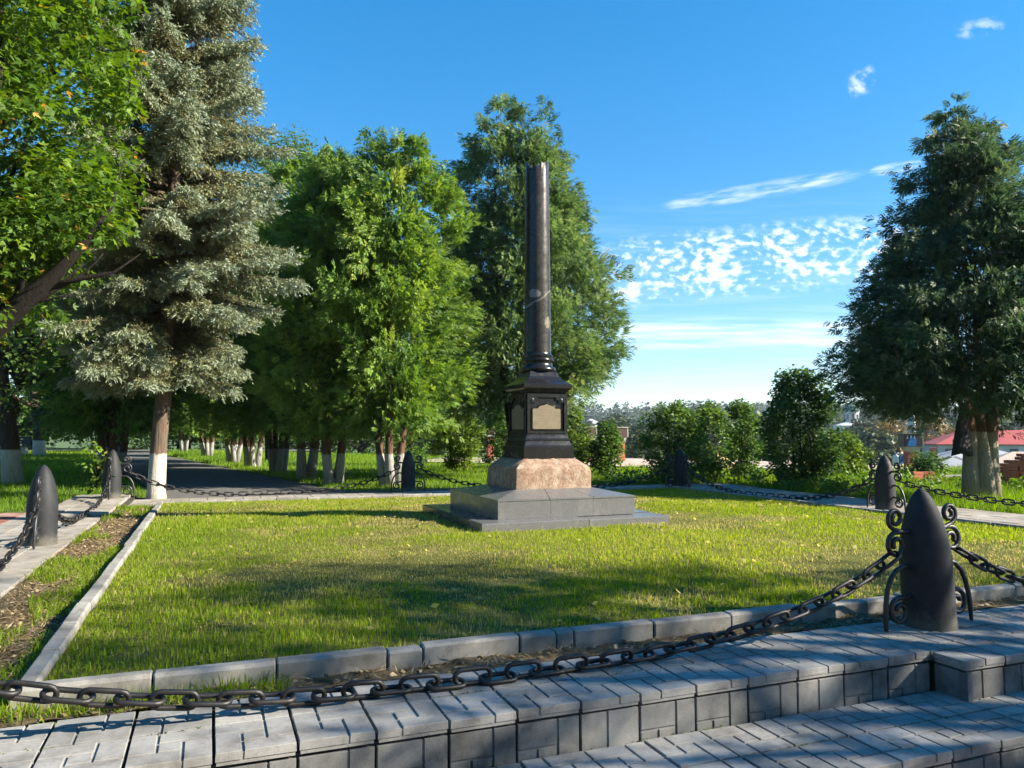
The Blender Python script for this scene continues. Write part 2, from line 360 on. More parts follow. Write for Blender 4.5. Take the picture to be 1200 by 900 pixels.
# ------------------------------------------------------------------ numpy noise
_w = rng.normal(size=(40, 2)); _ph = rng.uniform(0, 6.28, 40)
def wave(x, y, sc, k=0, n=10):
    s = np.zeros_like(np.asarray(x, float))
    for i in range(k, k + n):
        j = i % 40; s = s + np.sin((_w[j, 0] * x + _w[j, 1] * y) * sc + _ph[j])
    return s / math.sqrt(n / 2.0)                    # about unit variance
def to_uv(x, y):
    c, s = math.cos(SQ_A), math.sin(SQ_A); dx = x - SQ_C[0]; dy = y - SQ_C[1]
    return dx * c + dy * s, -dx * s + dy * c
def sstep(x, a, b):
    t = np.clip((x - a) / (b - a), 0, 1); return t * t * (3 - 2 * t)

# ------------------------------------------------------------------ terrain
def terrain_h(x, y):
    x = np.asarray(x, float); y = np.asarray(y, float)
    q = np.maximum(.8 * y + .6 * np.clip(x, -60, 400), 0) + .25 * np.maximum(x - 400, 0)
    z = np.interp(q, [0, 26, 27.5, 29.2, 32.6, 45, 60, 100, 230, 380, 600, 900, 1400, 3000], [-.05, -.05, -.09, -.38, -1.1, -3.4, -4.8, -6.4, -6.6, -3, 7, 13, 16, 18])
    z = z + wave(x, y, .011, 5) * np.interp(q, [0, 200, 500, 900], [0, 0, 1.6, 4])
    u, v = to_uv(x, y)
    dip = sstep(-v, 4.0, 4.6) * (1 - sstep(np.abs(u + .0), 9, 12))
    z = np.where(y < 12, z - .5 * dip, z)
    # the fenced square itself is built of its own pieces above this sheet
    inside = ((np.abs(u) < 5.2) & (np.abs(v) < 5.2)) | ((u > -8.35) & (u < -4) & (v < 4.8) & (v > -6))
    return z - .12 * inside
def build_terrain():
    def axis(a, b, near, step):
        pts = list(np.arange(-near, near + 1e-6, step)); s = step; p = near
        while p < b: s *= 1.16; p += s; pts.append(min(p, b))
        s = step; p = -near
        while p > a: s *= 1.16; p -= s; pts.insert(0, max(p, a))
        return np.array(pts)
    xs = axis(-1450, 1650, 16, .5); ys = axis(-240, 1240, 32, .5)
    X, Y = np.meshgrid(xs, ys); Z = terrain_h(X, Y)
    n, m = X.shape; idx = np.arange(n * m).reshape(n, m)
    q = np.stack([idx[:-1, :-1], idx[:-1, 1:], idx[1:, 1:], idx[1:, :-1]], -1).reshape(-1, 4)
    o = link('ground', mesh_np('ground', np.stack([X, Y, Z], -1), q, smooth=True), M['terrain']); tag(o, 'gently falling grassy ground around the fenced square', kind='structure')
build_terrain()

def sheet(name, pts, z, mat, label):
    """flat polygon given in world XY, laid a little above what is under it"""
    me = bpy.data.meshes.new(name); me.from_pydata([(x, y, z) for x, y in pts], [], [list(range(len(pts)))]); me.update()
    return tag(link(name, me, mat), label, kind='structure')
def uvs(*pp): return [tuple(W(u, v))[:2] for u, v in pp]

# the alley that leaves the square at its far left, and the open forecourt before it
AD = np.array((-.51, .86)); AN = np.array((.86, .51))
def alley(a, t): p = np.array((-3.6, 14.9)) + AD * t + AN * a; return (p[0], p[1])
sheet('asphalt_path', [alley(-2.9, -1.2), alley(.15, -1.2), alley(.1, 6), alley(.0, 16), alley(-.1, 40), alley(-2.9, 40), alley(-2.9, 16)], -.022, M['asphalt'], 'grey asphalt path running off between the trees')
sheet('forecourt', uvs((-5.6, 5.5), (-5.6, 6.55), (-2.5, 7.4), (4.6, 6.7), (4.6, 5.5)), -.03, M['asphalt'], 'strip of worn asphalt behind the far walkway')
sheet('cross_road', [(-70, 41.5), (-12, 47), (-11.6, 51), (-70, 46.5)], -.02, M['asphalt'], 'road crossing beyond the end of the path')
sheet('cross_kerb', [(-70, 41.1), (-12, 46.6), (-12, 46.98), (-70, 41.48)], .04, M['kerb'], 'pale kerb line along the far road')
sheet('building_yard', [(1.2, 26.5), (5, 23.8), (9.5, 21.0), (13.5, 23.2), (9, 30), (3.0, 33.5), (-3, 33.5), (-4, 29)], .012, M['pinkground'], 'dusty bare ground of the building works')
sheet('lower_plaza', uvs((-9, -5.5), (8, -5.5), (8, -22), (-9, -22)), -.376, M['paver_red'], 'reddish paved plaza below the steps')

# ------------------------------------------------------------------ paving slabs
S = .28
def slab_mesh(name, rects, w, h, depth=.045, gap=.010, g=.0095, bev=.0022, axis='Z'):
    mb = MB(); a = gap / 2
    mb.box(a + .004, w - a - .004, a + .004, h - a - .004, -depth, -.006)
    for x0, x1, y0, y1 in rects:
        X0 = x0 * w + (a if x0 == 0 else g / 2); X1 = x1 * w - (a if x1 == 1 else g / 2)
        Y0 = y0 * h + (a if y0 == 0 else g / 2); Y1 = y1 * h - (a if y1 == 1 else g / 2)
        v = [(X0, Y0, -.03), (X1, Y0, -.03), (X1, Y1, -.03), (X0, Y1, -.03), (X0 + .001, Y0 + .001, -bev), (X1 - .001, Y0 + .001, -bev), (X1 - .001, Y1 - .001, -bev), (X0 + .001, Y1 - .001, -bev),
             (X0 + bev, Y0 + bev, 0), (X1 - bev, Y0 + bev, 0), (X1 - bev, Y1 - bev, 0), (X0 + bev, Y1 - bev, 0)]
        q = [(8, 9, 10, 11)]
        for i in range(4):
            j = (i + 1) % 4; q += [(i, j, 4 + j, 4 + i), (4 + i, 4 + j, 8 + j, 8 + i)]
        mb.add(v, q)
    me = mb.mesh(name)
    for i in range(6): me.polygons[i].material_index = 1
    for k, (x0, x1, y0, y1) in enumerate(rects):         # joint walls inside the slab are as dirty as the joint
        for i, e in enumerate((y0, x1, y1, x0)):
            if 0 < e < 1: me.polygons[6 + 9 * k + 1 + 2 * i].material_index = 1
    return me
PIN = [(0, .66, .66, 1), (.66, 1, .36, 1), (.36, 1, 0, .36), (0, .36, 0, .66), (.36, .66, .36, .66)]
PINM = [(1 - b, 1 - a, c, d) for a, b, c, d in PIN]
RIS = [(0, .64, .42, 1), (0, .32, 0, .42), (.32, .64, 0, .42), (.64, 1, 0, 1)]
SLAB = [slab_mesh('paving slab', PIN, S, S), slab_mesh('paving slab b', PINM, S, S)]
PLAIN = slab_mesh('plain slab', [(0, 1, 0, 1)], S, S)
HALF = slab_mesh('cut slab', [(0, .5, 0, 1), (.5, 1, 0, 1)], S, .19)
RISER = slab_mesh('riser slab', RIS, S, .186, .03, .009, .007, .0025)
RPLAIN = slab_mesh('riser slab b', [(0, .45, 0, 1), (.45, 1, 0, 1)], S, .186, .03, .009, .006, .003)
SHORT = slab_mesh('riser slab c', [(0, 1, 0, 1)], .19, .186, .03, .007, .003, .003)
def mesh_mat(me, m):
    c = me.copy(); c.materials.clear(); c.materials.append(m); c.materials.append(M['mortar']); return c
def put_slab(me, u, v, z, parent, rot=0, jz=.0022, tilt=.006):
    """slab whose lower-left corner is at (u,v); rot in quarter turns about its middle"""
    w = S; c = W(u + w / 2, v + w / 2, z + random.uniform(-jz, jz))
    q = Matrix.Translation(c) @ Matrix.Rotation(SQ_A + rot * math.pi / 2 + random.uniform(-.006, .006), 4, 'Z') @ Matrix.Rotation(random.uniform(-tilt, tilt), 4, 'X') @ Matrix.Rotation(random.uniform(-tilt, tilt), 4, 'Y') @ Matrix.Translation((-w / 2, -w / 2, 0))
    o = link('paving_slab', me, None, parent); o.matrix_local = q; return o
def bed(name, boxes, label, mat=None):
    mb = MB()
    for u0, u1, v0, v1, z0, z1 in boxes: mb.box(u0, u1, v0, v1, z0, z1, lambda p: W(p.x, p.y, p.z))
    return tag(link(name, mb.mesh(name), mat or M['mortar']), label, kind='structure')
SL = [mesh_mat(s, M['paver']) for s in SLAB]; SLW = mesh_mat(PLAIN, M['paver_warm']); SLR = mesh_mat(PLAIN, M['paver_red']); SLP = mesh_mat(PLAIN, M['paver'])
RS = [mesh_mat(RISER, M['riser']), mesh_mat(RPLAIN, M['riser'])]; HALFM = mesh_mat(HALF, M['paver']); SHORTM = mesh_mat(SHORT, M['riser'])

EV = -5.11                                             # front edge of the upper walkway
BAY0 = -.22; BAY1 = BAY0 + 4 * S
near = bed('upper_step', [(-6.4, 6.6, EV + .034, -4.50, -.42, -.047), (BAY0 + .034, BAY1 - .034, EV - .16, EV + .034, -.42, -.047)], 'raised paved walkway carrying the front bollard')
k0 = int((BAY0 + 6.4) / S)
for i in range(-21, 20):
    u = BAY0 + i * S
    for j in range(2): put_slab(SL[(i + j) % 2] if random.random() < .8 else SL[random.randrange(2)], u, EV + j * S, 0, near, random.choice((0, 0, 2, 1)))
    z = -.046
    on_bay = 0 <= i < 4
    vv = EV - .185 if on_bay else EV
    m = Matrix.Translation(W(u, vv + .012 + random.uniform(-.003, .002), -.238)) @ Matrix.Rotation(SQ_A, 4, 'Z') @ Matrix.Rotation(math.pi / 2 + random.uniform(-.012, .004), 4, 'X')
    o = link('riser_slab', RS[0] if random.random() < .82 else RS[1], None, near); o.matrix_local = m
    if on_bay:
        o = link('paving_slab', HALFM, None, near); o.matrix_local = Matrix.Translation(W(u, EV - .19, random.uniform(-.001, .002))) @ Matrix.Rotation(SQ_A, 4, 'Z')
for uu, sg in ((BAY0, -1), (BAY1, 1)):
    m = Matrix.Translation(W(uu + .012 * (-sg), EV + (0 if sg < 0 else -.19), -.238)) @ Matrix.Rotation(SQ_A - sg * -1 * math.pi / 2, 4, 'Z') @ Matrix.Rotation(math.pi / 2, 4, 'X')
    o = link('riser_slab', SHORTM, None, near); o.matrix_local = m
low = bed('lower_step', [(-6.4, 6.6, EV - 2 * S + .034, EV + .03, -.8, -.235)], 'lower paved step below the walkway')
for i in range(-21, 20):
    u = BAY0 + i * S
    for j in range(1, 3): put_slab(SL[(i + j) % 2], u, EV - j * S - .006, -.188, low, random.choice((0, 0, 2, 1)))
    m = Matrix.Translation(W(u, EV - 2 * S + .006, -.426)) @ Matrix.Rotation(SQ_A, 4, 'Z') @ Matrix.Rotation(math.pi / 2, 4, 'X')
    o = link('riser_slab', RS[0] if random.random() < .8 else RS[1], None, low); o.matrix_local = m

left = bed('left_walkway', [(-5.49, -4.90, -4.45, 3.4, -.4, -.047), (-5.75, -4.80, 3.4, 6.9, -.4, .0)], 'narrow paved walkway along the left of the lawn')
for i in range(28):
    for j in range(2): put_slab(SLW, -5.48 + j * S, -4.45 + i * S, 0, left, 0, .003, .012)
for i in range(12):
    for j in range(3): put_slab(SLW, -5.70 + j * S, 3.43 + i * S, .047, left, 0, .003, .01)
# pink and grey paving left of the walkway
court = bed('side_paving', [(-8.6, -5.50, -5, 5.0, -.4, -.095)], 'pink and grey paving beside the left walkway')
for i in range(34):
    for j in range(11):
        put_slab(SLR if j in (7, 8) else SLW if (i + j) % 3 else SLP, -8.58 + j * S, -4.6 + i * S, -.05, court, 0, .002, .006)
far = bed('far_walkway', [(-4.78, 6.7, 4.62, 6.02, -.4, -.047)], 'pale paved walkway behind the lawn')
for i in range(41):
    for j in range(5): put_slab(SLW, -4.77 + i * S, 4.62 + j * S, 0, far, 0, .003, .008)
right = bed('right_walkway', [(4.80, 6.7, -4.45, 4.60, -.4, -.047)], 'broad paved walkway along the right of the lawn')
for i in range(32):
    for j in range(6): put_slab(SLW, 4.80 + j * S + .1, -4.42 + i * S, 0, right, 0, .003, .008)

# moss, sand and small weeds caught in the joints of the steps
def joint_growth():
    g = np.random.default_rng(31); n = 5200; u = g.uniform(-5, 4, n); row_ = g.integers(0, 5, n)
    v = np.choose(row_, [EV - S - .006, EV - .004, EV + S, EV - S - .006, EV + 2 * S + .004]) + g.normal(0, .004, n); z = np.where(row_ == 2, -.004, np.where(row_ == 4, -.004, -.193))
    keep = (np.sin(u * 3.1 + row_) + np.sin(u * 7.7 + 2 * row_) + g.normal(0, .5, n)) > .55; u, v, z = u[keep], v[keep], z[keep]; n = len(u)
    c, s_ = math.cos(SQ_A), math.sin(SQ_A); x = SQ_C[0] + u * c - v * s_; y = SQ_C[1] + u * s_ + v * c
    o = np.stack([x, y, z], -1); a = g.uniform(0, 6.28, n); d = np.stack([np.cos(a) * .8, np.sin(a) * .8, g.uniform(.1, .8, n)], -1); d /= np.linalg.norm(d, axis=1, keepdims=True)
    sd_ = np.cross(d, g.normal(0, 1, (n, 3))); sd_ /= np.linalg.norm(sd_, axis=1, keepdims=True); L_ = g.uniform(.005, .016, n)[:, None]; w_ = g.uniform(.004, .009, n)[:, None]
    V = np.stack([o, o + d * L_ * .5 + sd_ * w_ / 2, o + d * L_, o + d * L_ * .5 - sd_ * w_ / 2], 1).reshape(-1, 3)
    tag(link('joint_moss', mesh_np('joint moss', V, np.arange(n * 4).reshape(n, 4), None, np.repeat(g.random(n) * .6, 4)), M['weed']), 'moss and tiny weeds in the joints of the steps', 'moss', kind='stuff')
joint_growth()

# ------------------------------------------------------------------ kerb round the lawn
KO = dict(l=-4.34, r=4.70, n=-4.37, f=4.52); KT = .085
kerb = tag(link('kerb', None), 'low concrete kerb framing the lawn', kind='structure')
def kerb_run(u0, v0, du, dv, L, inner, flip):
    t = 0.0; pat = [.52, .5, .5, .17, .5, .2, .1, .48, .5, .5, .5, .3, .5]; i = 0
    nrm = Vector((-dv, du)) * inner
    while t < L - .03:
        l = min(pat[i % len(pat)] if flip else .5 + random.uniform(-.04, .04), L - t); i += 1
        mb = MB(); h = .08 + random.uniform(-.008, .007); b = random.uniform(.009, .016); yaw = random.uniform(-.022, .022)
        prof = [(0, -.12), (0, h - b), (b, h), (KT - b, h), (KT, h - b), (KT, -.12)]
        rings = []
        for a in (.004, .010, l - .010, l - .004):
            ins = .004 if a in (.004, l - .004) else 0
            ring = []
            for d, z in prof:
                d2 = min(max(d, ins), KT - ins); z2 = z - (ins if z > 0 else 0)
                aa = t + a; ring.append(tuple(W(u0 + du * aa + nrm.x * (d2 + yaw * a), v0 + dv * aa + nrm.y * (d2 + yaw * a), z2)))
            rings.append(ring)
        mb.ring_stack(rings); link('kerb_stone', mb.mesh('kerb stone'), M['kerb'], kerb); t += l
kerb_run(KO['l'], KO['n'], 1, 0, KO['r'] - KO['l'], 1, True)
kerb_run(KO['l'], KO['n'] + KT + .005, 0, 1, KO['f'] - KO['n'] - KT, -1, False)
kerb_run(KO['r'], KO['n'] + KT + .005, 0, 1, KO['f'] - KO['n'] - KT, 1, False)
kerb_run(KO['l'] + KT + .005, KO['f'], 1, 0, KO['r'] - KO['l'] - 2 * KT - .01, -1, False)

# ------------------------------------------------------------------ lawn and dirt
def lawn_h(x, y):
    u, v = to_uv(x, y); e = np.minimum(np.minimum(u - KO['l'], KO['r'] - u), np.minimum(v - KO['n'], KO['f'] - v))
    return .042 + .055 * sstep(e, .05, 2.6) + .006 * wave(x, y, 2.3, 3) + .003 * wave(x, y, 7, 11)
def grid_uv(name, u0, u1, v0, v1, step, hf, mat, label):
    us = np.arange(u0, u1 + step * .5, step); vs = np.arange(v0, v1 + step * .5, step); U, V = np.meshgrid(us, vs)
    c, s = math.cos(SQ_A), math.sin(SQ_A); X = SQ_C[0] + U * c - V * s; Y = SQ_C[1] + U * s + V * c
    Z = hf(X, Y); n, m = X.shape; idx = np.arange(n * m).reshape(n, m)
    q = np.stack([idx[:-1, :-1], idx[:-1, 1:], idx[1:, 1:], idx[1:, :-1]], -1).reshape(-1, 4)
    return tag(link(name, mesh_np(name, np.stack([X, Y, Z], -1), q, smooth=True), mat), label, kind='structure')
grid_uv('lawn', KO['l'] + .03, KO['r'] - .03, KO['n'] + .03, KO['f'] - .03, .07, lawn_h, M['lawn'], 'grassy lawn inside the kerb')
def dirt_h(x, y): return -.006 + .004 * wave(x, y, 9, 7) + .004 * wave(x, y, 23, 2)
grid_uv('front_dirt', -4.9, 5.0, -4.54, -4.33, .035, dirt_h, M['soil'], 'narrow strip of bare dirt before the front kerb')
grid_uv('left_dirt', -4.92, -4.30, -4.54, 4.7, .05, lambda x, y: dirt_h(x, y) - .02, M['soil'], 'strip of trodden dirt between kerb and left walkway')

# ------------------------------------------------------------------ grass
def blades(x, y, z, h, w, tint, seg2, lean=.35):
    n = len(x); a = rng.uniform(0, 2 * np.pi, n); l = np.abs(rng.normal(0, lean, n)); la = rng.uniform(0, 2 * np.pi, n)
    sx, sy = np.cos(a) * w / 2, np.sin(a) * w / 2; dx, dy = np.cos(la) * l * h, np.sin(la) * l * h
    b0 = np.stack([x - sx, y - sy, z], -1); b1 = np.stack([x + sx, y + sy, z], -1)
    if seg2:
        mx = np.stack([x + dx * .35, y + dy * .35, z + h * .58], -1); so_ = np.stack([sx * .75, sy * .75, sx * 0], -1)
        tip = np.stack([x + dx, y + dy, z + h * np.sqrt(np.maximum(.15, 1 - l * l * .6))], -1)
        V = np.stack([b0, b1, mx + so_, mx - so_, tip], 1); i = np.arange(n)[:, None] * 5
        return V.reshape(-1, 3), i + np.array([[0, 1, 2, 3]]), i + np.array([[3, 2, 4]]), np.repeat(tint, 5)
    tip = np.stack([x + dx, y + dy, z + h], -1); V = np.stack([b0, b1, tip], 1); i = np.arange(n)[:, None] * 3
    return V.reshape(-1, 3), np.zeros((0, 4), int), i + np.array([[0, 1, 2]]), np.repeat(tint, 3)
def join(parts):
    V = []; Q = []; T = []; C = []; b = 0
    for v, q, t, c in parts:
        V.append(v); Q.append(np.asarray(q) + b if len(q) else np.zeros((0, 4), int)); T.append(np.asarray(t) + b if len(t) else np.zeros((0, 3), int)); C.append(c); b += len(v)
    return np.concatenate(V), np.concatenate(Q), np.concatenate(T), np.concatenate(C)
MON = (.31, 9.2); MON_A = R(22.1)
def in_mon(x, y, r):
    c, s = math.cos(MON_A), math.sin(MON_A); dx = x - MON[0]; dy = y - MON[1]
    return (np.abs(dx * c + dy * s) < r) & (np.abs(-dx * s + dy * c) < r)
def patch(x, y):                                       # lush (1) to bare (0)
    return np.clip(.62 + .26 * wave(x, y, 1.1, 13) + .16 * wave(x, y, 3.7, 21) + .10 * wave(x, y, 9, 30), 0, 1)
Z3 = np.array([0, 0, 1.0])
def kites(o, d, s, L, Wd, mid=.45):
    """four-cornered leaflets: o base, d direction, s side"""
    L = np.asarray(L)[:, None] if np.ndim(L) else L; Wd = np.asarray(Wd)[:, None] if np.ndim(Wd) else Wd
    V = np.stack([o, o + d * L * mid + s * Wd / 2, o + d * L, o + d * L * mid - s * Wd / 2], 1)
    n = len(o); return V.reshape(-1, 3), np.arange(n * 4).reshape(n, 4)
def unit(a): return a / np.maximum(np.linalg.norm(a, axis=-1, keepdims=True), 1e-9)
def rand_unit(n): return unit(rng.normal(size=(n, 3)))
def lawn_grass():
    parts = []
    n = 480000
    u = rng.uniform(KO['l'] + KT + .005, KO['r'] - KT - .005, n); v = rng.uniform(KO['n'] + KT + .005, KO['f'] - KT - .005, n)
    c, s = math.cos(SQ_A), math.sin(SQ_A); x = SQ_C[0] + u * c - v * s; y = SQ_C[1] + u * s + v * c
    p = patch(x, y); d = np.hypot(x, y)
    keep = (rng.random(n) < np.interp(d, [3, 6, 10, 15], [1, .8, .55, .40]) * (.22 + .78 * p)) & ~in_mon(x, y, 1.10)
    x, y, p, d = x[keep], y[keep], p[keep], d[keep]; n = len(x); z = lawn_h(x, y) - .004
    tall = np.clip(.5 + .5 * wave(x, y, 1.9, 27), 0, 1.4)
    h = (.016 + .026 * p * rng.random(n) + .020 * tall * rng.random(n)) * rng.uniform(.7, 1.25, n)
    far_l = rng.random(n) < .012; h = np.where(far_l, h * 1.9, h)
    w = np.interp(d, [3, 6, 10, 15], [.0042, .0055, .0085, .012]) * rng.uniform(.7, 1.3, n)
    dryp = np.clip(.45 - p, 0, 1) * 1.6 + np.clip(wave(x, y, .8, 33) * .10, -.1, .22)
    tint = np.clip(rng.normal(.48, .17, n) + dryp + (rng.random(n) < .08) * .4, 0, 1)
    k = d < 6.5
    for kk, sg in ((k, True), (~k, False)): parts.append(blades(x[kk], y[kk], z[kk], h[kk], w[kk], tint[kk], sg))
    # clover-like ground leaves low among the blades
    m = 26000; u = rng.uniform(KO['l'] + .12, KO['r'] - .12, m); v = rng.uniform(KO['n'] + .1, KO['f'] - .12, m); x = SQ_C[0] + u * c - v * s; y = SQ_C[1] + u * s + v * c
    kk = (wave(x, y, 1.6, 19) + .6 * wave(x, y, 5, 6) + np.clip(1.2 - (v - KO['n']), 0, 1) > 1.0) & ~in_mon(x, y, 1.12); x, y = x[kk], y[kk]; m = len(x)
    o = np.stack([x, y, lawn_h(x, y) + rng.uniform(.008, .03, m)], -1); a = rng.uniform(0, 6.28, m); dd = unit(np.stack([np.cos(a), np.sin(a), rng.normal(.15, .3, m)], -1)); sd_ = unit(np.cross(dd, Z3 + rng.normal(0, .35, (m, 3))))
    V_, Q_ = kites(o, dd, sd_, rng.uniform(.014, .034, m), rng.uniform(.010, .022, m)); parts.append((V_, Q_, np.zeros((0, 3), int), np.repeat(np.clip(rng.normal(.22, .15, m), 0, .6), 4)))
    m = 900; x = rng.uniform(-5, 6, m); y = rng.uniform(4, 13, m); u, v = to_uv(x, y); kk = (u > KO['l'] + .15) & (u < KO['r'] - .15) & (v > KO['n'] + .15) & (v < KO['f'] - .15) & ~in_mon(x, y, 1.15); x, y = x[kk], y[kk]; m = len(x)
    o = np.stack([x, y, lawn_h(x, y) + rng.uniform(.02, .04, m)], -1); a = rng.uniform(0, 6.28, m); dd = unit(np.stack([np.cos(a), np.sin(a), rng.normal(0, .3, m)], -1)); sd_ = unit(np.cross(dd, Z3 + rng.normal(0, .5, (m, 3))))
    V_, Q_ = kites(o, dd, sd_, rng.uniform(.03, .06, m), rng.uniform(.02, .045, m)); parts.append((V_, Q_, np.zeros((0, 3), int), np.repeat(rng.uniform(.85, 1, m), 4)))
    V, Q, T, C = join(parts); o = link('lawn_grass', mesh_np('lawn grass', V, Q, T, C), M['grass'])
    tag(o, 'short sunlit grass covering the lawn', 'grass', kind='stuff')
lawn_grass()
def dirt_cover():
    parts = []; lit = []
    def scatter(u0, u1, v0, v1, ng, nl, dens):
        u = rng.uniform(u0, u1, ng); v = rng.uniform(v0, v1, ng); c, s = math.cos(SQ_A), math.sin(SQ_A)
        x = SQ_C[0] + u * c - v * s; y = SQ_C[1] + u * s + v * c; k = wave(x, y, 2.6, 17) + .5 * wave(x, y, 8, 4) > dens
        x, y = x[k], y[k]; n = len(x); d = np.hypot(x, y)
        parts.append(blades(x, y, dirt_h(x, y) - .03, rng.uniform(.05, .11, n), np.interp(d, [3, 12], [.005, .010]) * rng.uniform(.7, 1.4, n), np.clip(rng.normal(.38, .22, n), 0, 1), True, .6))
        u = rng.uniform(u0, u1, nl); v = rng.uniform(v0, v1, nl); x = SQ_C[0] + u * c - v * s; y = SQ_C[1] + u * s + v * c
        o = np.stack([x, y, dirt_h(x, y) + .006], -1); a = rng.uniform(0, 6.28, nl); dd = unit(np.stack([np.cos(a), np.sin(a), rng.normal(.1, .25, nl)], -1)); sd_ = unit(np.cross(dd, np.array([0, 0, 1.0]) + rng.normal(0, .4, (nl, 3))))
        big = rng.random(nl) < .18
        L = np.where(big, rng.uniform(.02, .04, nl), rng.uniform(.03, .10, nl)); wv = np.where(big, L * .7, rng.uniform(.0025, .006, nl))
        V, Q = kites(o, dd, sd_, L, wv); lit.append((V, Q, np.zeros((0, 3), int), np.repeat(rng.random(nl), 4)))
    scatter(-4.9, 4.9, -4.53, -4.38, 9000, 3000, -.1)
    scatter(-4.88, -4.36, -4.4, 4.6, 18000, 14000, -.6)
    V, Q, T, C = join(parts); tag(link('dirt_weeds', mesh_np('dirt weeds', V, Q, T, C), M['grass']), 'sparse weeds growing in the dirt strips', 'weeds', kind='stuff')
    V, Q, T, C = join(lit); tag(link('dry_litter', mesh_np('dry litter', V, Q, T, C), M['dry']), 'dry straw and leaf litter on the dirt strips', 'litter', kind='stuff')
dirt_cover()

def on_path(x, y):
    dx = x + 3.6; dy = y - 14.9; a = dx * AN[0] + dy * AN[1]; t = dx * AD[0] + dy * AD[1]
    return (a > -3.05) & (a < .3) & (t > -3) & (t < 41)
def park_grass():
    n = 210000; th = rng.uniform(-.66, .68, n); r = 12.5 + (rng.random(n) ** 1.5) * 40
    x = r * np.sin(th); y = r * np.cos(th); u, v = to_uv(x, y)
    q = .8 * y + .6 * x
    k = ~on_path(x, y) & ~((u > -5.8) & (u < 6.75) & (v < 6.7) & (v > -9)) & (q < 27.6) & ~((u < -5.4) & (u > -8.7) & (v < 5.1)) & ~((x > 1.5) & (y > 21.8 + np.abs(x - 9.5) * .45))
    x, y, r, u, v = x[k], y[k], r[k], u[k], v[k]; n = len(x); z = terrain_h(x, y) - .01
    h = np.interp(r, [12, 20, 50], [.09, .11, .16]) * rng.uniform(.5, 1.3, n) * np.where(x > 3.5, 1.7, 1.0); w = np.interp(r, [12, 20, 50], [.012, .018, .045]) * rng.uniform(.7, 1.3, n)
    tint = np.clip(rng.normal(.5, .2, n) + .12 * wave(x, y, .7, 8), 0, 1)
    V, Q, T, C = blades(x, y, z, h, w, tint, False, .45)
    tag(link('park_grass', mesh_np('park grass', V, Q, T, C), M['grass_far']), 'green grass of the park beyond the walkways', 'grass', kind='stuff')
park_grass()

